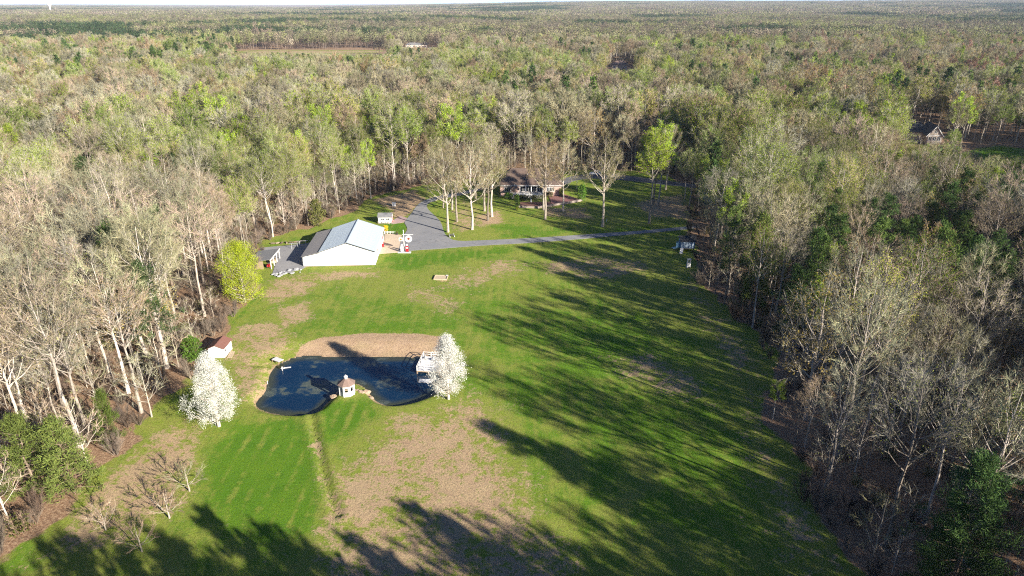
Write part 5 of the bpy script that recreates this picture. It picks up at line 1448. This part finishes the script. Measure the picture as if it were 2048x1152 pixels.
# ---- sandbox, playhouse and bits on the shaded side
p = W(882, 556); t = thing('sandbox', 'timber sandbox filled with pale sand in the open lawn', 'sandbox', (p.x, p.y, 0), math.radians(-3))
part_box('sand', M['sand'], t, -1.55, 1.55, -1.25, 1.25, -.05, .17)
for a in ((-1.7, 1.7, -1.4, -1.26), (-1.7, 1.7, 1.26, 1.4), (-1.7, -1.56, -1.255, 1.255), (1.56, 1.7, -1.255, 1.255)): part_box('timber', M['pale_wood'], t, *a, -.05, .3)
part_box('corner_seat', M['worn_white'], t, 1.1, 1.69, .8, 1.39, .302, .35)
PH = thing('playhouse', 'raised blue and white playhouse with dark roof and open door at the wood edge', 'playhouse', (49.6, 183.6, 0), math.radians(-3)); PH.scale = (1.15, 1.15, 1.2)
part_box('floor', M['wood'], PH, -1.7, 1.7, -1.6, 1.6, .55, .68)
for x_ in (-1.5, 1.5):
    for y_ in (-1.4, 1.4): part_box('post', M['wood'], PH, x_ - .08, x_ + .08, y_ - .08, y_ + .08, -.1, .548)
for i in range(3): part_box('front_panel', surf('pale_blue', (.45, .54, .62), (.36, .45, .54), 2, .6) if i == 0 else bpy.data.materials['pale_blue'], PH, -1.6 + i * 1.08, -.56 + i * 1.08, -1.6, -1.52, .69, 2.35)
part_box('side_wall', M['blue_paint'], PH, -1.69, -1.61, -1.51, 1.6, .69, 2.35); part_box('side_wall', M['blue_paint'], PH, 1.63, 1.70, -1.51, 1.6, .69, 2.35); part_box('rear_wall', M['blue_paint'], PH, -1.6, 1.62, 1.53, 1.6, .69, 2.35)
b = MB(); b.slab([(-2.0, -1.9, 2.40), (2.0, -1.9, 2.40), (2.0, 0, 3.35), (-2.0, 0, 3.35)], .08); b.build('roof', M['dark'], PH)
b = MB(); b.slab([(2.0, 1.9, 2.40), (-2.0, 1.9, 2.40), (-2.0, 0, 3.35), (2.0, 0, 3.35)], .08); b.build('roof', M['worn_white'], PH)
b = MB(); b.slab([(-1.75, -1.62, .66), (-1.0, -1.62, .66), (-1.5, -3.6, .05), (-2.25, -3.6, .05)][::-1], .07); b.build('ramp', M['worn_white'], PH)
o = part_box('door', M['blue_paint'], PH, -2.75, -1.72, -1.15, -1.08, .7, 2.2)
t = thing('blue_table', 'low blue board table beside the raised playhouse', 'table', (46.3, 183.0, 0), .4); part_box('top', M['blue_paint'], t, -.9, .9, -.55, .55, .62, .7)
for sx in (-.75, .75):
    for sy in (-.42, .42): part_box('leg', M['dark'], t, sx - .05, sx + .05, sy - .05, sy + .05, -.05, .62)
t = thing('white_arbor', 'narrow white wooden stand with opening near its top at the wood edge', 'stand', (46.7, 168.8, 0), .2)
for s in (-.45, .35): part_box('upright', M['worn_white'], t, s, s + .12, -.25, .25, -.1, 2.3)
part_box('top_board', M['worn_white'], t, -.55, .57, -.3, .3, 2.3, 2.42); part_box('front_board', M['worn_white'], t, -.32, .34, -.24, -.18, .25, 1.35); part_box('shelf', M['worn_white'], t, -.32, .34, -.17, .25, 1.25, 1.33)
t = thing('utility_vehicle', 'dark blue utility vehicle half hidden under trees at the wood edge', 'vehicle', (57.3, 122.6, 0), .3)
b = MB(); gable_wall(b, [(-1.4, .45), (1.4, .45), (1.4, .8), (.7, .95), (.4, .75), (-.4, .75), (-.5, 1.1), (-1.4, 1.1)], -.7, .7); b.build('body', M['navy'], t)
part_box('canopy', M['navy'], t, -.7, .6, -.7, .7, 1.85, 1.93)
for x_ in (-.62, .52):
    for s in (-.62, .62): part_box('pillar', M['dark'], t, x_ - .03, x_ + .03, s - .03, s + .03, .8, 1.85)
part_box('seat', M['dark'], t, -.4, .1, -.6, .6, .76, 1.0)
for x_ in (-.95, .95):
    for s in (-1, 1):
        q = MB(); q.tube([Vector((x_, s * .55, .32)), Vector((x_, s * .82, .32))], [.32, .32], 10, cap=True); q.build('wheel', M['dark'], t)
t = thing('blue_barrel', 'bright blue barrel beside the dark blue utility vehicle', 'barrel', (55.6, 121.6, 0)); b = MB(); b.lathe([(.27, 0), (.30, .3), (.30, .6), (.27, .9)], 12); b.build('drum', M['blue_paint'], t); b = MB(); b.lathe([(.25, .9), (.25, .93)], 12); b.build('lid', M['navy'], t)

# stones heaped at the gravel yard edge
r_ = random.Random(5)
for i in range(26):
    f = r_.random(); px, py = 548 + 54 * f + r_.uniform(-3, 3), 552 - 11 * f + r_.uniform(-5, 4)
    p = W(px, py); o = bpy.data.objects.new('riprap_stone', GROCKS[i % 4]); col.objects.link(o); s = r_.uniform(.28, .6); o.location = (p.x, p.y, s * .2); o.scale = (s, s * .8, s * .6); o.rotation_euler = (0, 0, i)
    tag(o, 'grey stone in the heap at the gravel yard edge near the barn', 'stone', 'stones heaped below the gravel yard')
for i in range(7):
    p = W(546 + i * 9, 488 - i * .6); o = bpy.data.objects.new('log_round', None)
    q = MB(); q.tube([Vector((-.6, 0, .22)), Vector((.6, .1, .22))], [.24, .22], 8, cap=True); o = q.build('log_round', M['pine_bark']); o.location = (p.x, p.y, 0); o.rotation_euler.z = i * .7
    tag(o, 'short dark log in the row at the back edge of the gravel yard', 'log', 'logs along the gravel yard')

# ---- houses and tower in the distance
fp = W(1870, 291)
FH = thing('gabled_house', 'two storey house with tan gable front and dark roof among the trees', 'house', (fp.x, fp.y + 4, 0), math.radians(-14))
b = MB(); gable_wall(b, [(-3.4, -.2), (3.4, -.2), (3.4, 4.8), (0, 9.2), (-3.4, 4.8)], -4, 10); b.build('wall', M['tan_siding'], FH)
for s in (-1, 1):
    b = MB(); P = [(0, -4.5, 9.45), (s * 3.9, -4.5, 4.4), (s * 3.9, 10.2, 4.4), (0, 10.2, 9.45)]; b.slab(P if s < 0 else P[::-1], .15); b.build('roof', M['shingle_dark'], FH)
    b = MB(); P = [(0, -4.52, 9.4), (s * 3.9, -4.52, 4.35), (s * 3.9, -4.52, 4.0), (0, -4.52, 9.0)]; b.slab(P, .06); b.build('rake_trim', M['white_paint'], FH)
part_box('band_trim', M['white_paint'], FH, -3.4, 3.4, -4.07, -4.01, 4.7, 5.0)
for x_ in (-2.7, -.8, 1.1): window(FH, x_, x_ + 1.5, 2.2, 4.2, -4, .14, 2)
window(FH, -.6, .6, 5.8, 7.2, -4, .12, 2)
part_box('wing_wall', M['tan_siding'], FH, -16, -3.42, 2, 11, -.2, 5.2)
rw = hip(-16, -1, 2, 11, 5.2, 9.3, .6, 'wing_roof', 'shingle_dark', FH, ridge=4.0)
part_box('dormer', M['shingle_dark'], rw, -14.8, -13.6, 3.6, 5.2, 6.2, 8.0); part_box('chimney', M['brick'], rw, -8, -7, 6, 7, 8.5, 10.4)
part_box('foundation', M['block_wall'], FH, -3.45, 3.45, -4.05, 1.9, -.4, .5)
fp = W(832, 96)
RH = thing('ranch_house', 'long low white house with grey roof far off in the woodland', 'house', (fp.x, fp.y + 6, float(hills(np.array([fp.x]), np.array([fp.y]))[0])), math.radians(4))
part_box('wall', M['tan_siding'], RH, -16, 9, -5, 6, -2, 4.6); hip(-16, 9, -5, 6, 4.6, 7.8, .8, 'roof', 'shingle_grey', RH)
part_box('garage_wing', M['tan_siding'], RH, 9.2, 16, -6, 5, -2, 4.4)
b = MB(); b.slab([(8.6, -6.6, 4.3), (12.6, -6.6, 9), (12.6, 5.6, 9), (8.6, 5.6, 4.3)][::-1], .2); b.slab([(16.6, -6.6, 4.3), (16.6, 5.6, 4.3), (12.6, 5.6, 9), (12.6, -6.6, 9)][::-1], .2); b.build('garage_roof', M['shingle_dark'], RH)
for i in range(5): window(RH, -14 + i * 4.4, -11.5 + i * 4.4, 1.6, 3.6, -5, .2, 2)
fp = W(1240, 139)
CH = thing('tan_roof_house', 'pale roofed house mostly hidden by trees beyond the brick house', 'house', (fp.x, fp.y + 4, float(hills(np.array([fp.x]), np.array([fp.y]))[0])), math.radians(-10))
part_box('wall', M['tan_siding'], CH, -8, 8, -4.5, 4.5, -2, 5.5); hip(-8, 8, -4.5, 4.5, 5.5, 9.2, .7, 'roof', 'shingle_tan', CH)
for i in range(3): window(CH, -6 + i * 4.5, -4 + i * 4.5, 2, 4.2, -4.5, .2, 2)
TD = 4300.0
tx = (98 - 1024) / FOC * (TD * CP + (CAM_H - 50) * SP)
WT = thing('water_tower', 'white bulb topped water tower rising above the far forest', 'water tower', (tx, TD, 0))
b = MB(); b.lathe([(7, -5), (4.5, 4), (3.2, 12), (3.2, 34), (5, 40)], 20); b.build('column', M['white_paint'], WT)
b = MB(); b.lathe([(3.5, 39), (9, 42.5), (11.8, 47), (12.4, 51), (11.8, 55), (9.5, 59), (6, 61.8), (1.5, 63)], 24); b.build('tank', M['white_paint'], WT)
# ------------------------------------------------------------------ the air between here and the horizon
hz = MB(); hz.box(-16900, 16900, -700, 20900, -60, 190)
hm, hnt, hout = new_mat('haze')
pv = nd(hnt, 'ShaderNodeVolumePrincipled')
pv.inputs['Color'].default_value = (0.78, 0.88, 1.0, 1)
pv.inputs['Density'].default_value = 4.2e-5
pv.inputs['Anisotropy'].default_value = 0.0
hnt.links.new(pv.outputs[0], hout.inputs['Volume'])
hz = hz.build('haze', hm)
tag(hz, 'thin pale blue haze over the whole landscape', kind='stuff')
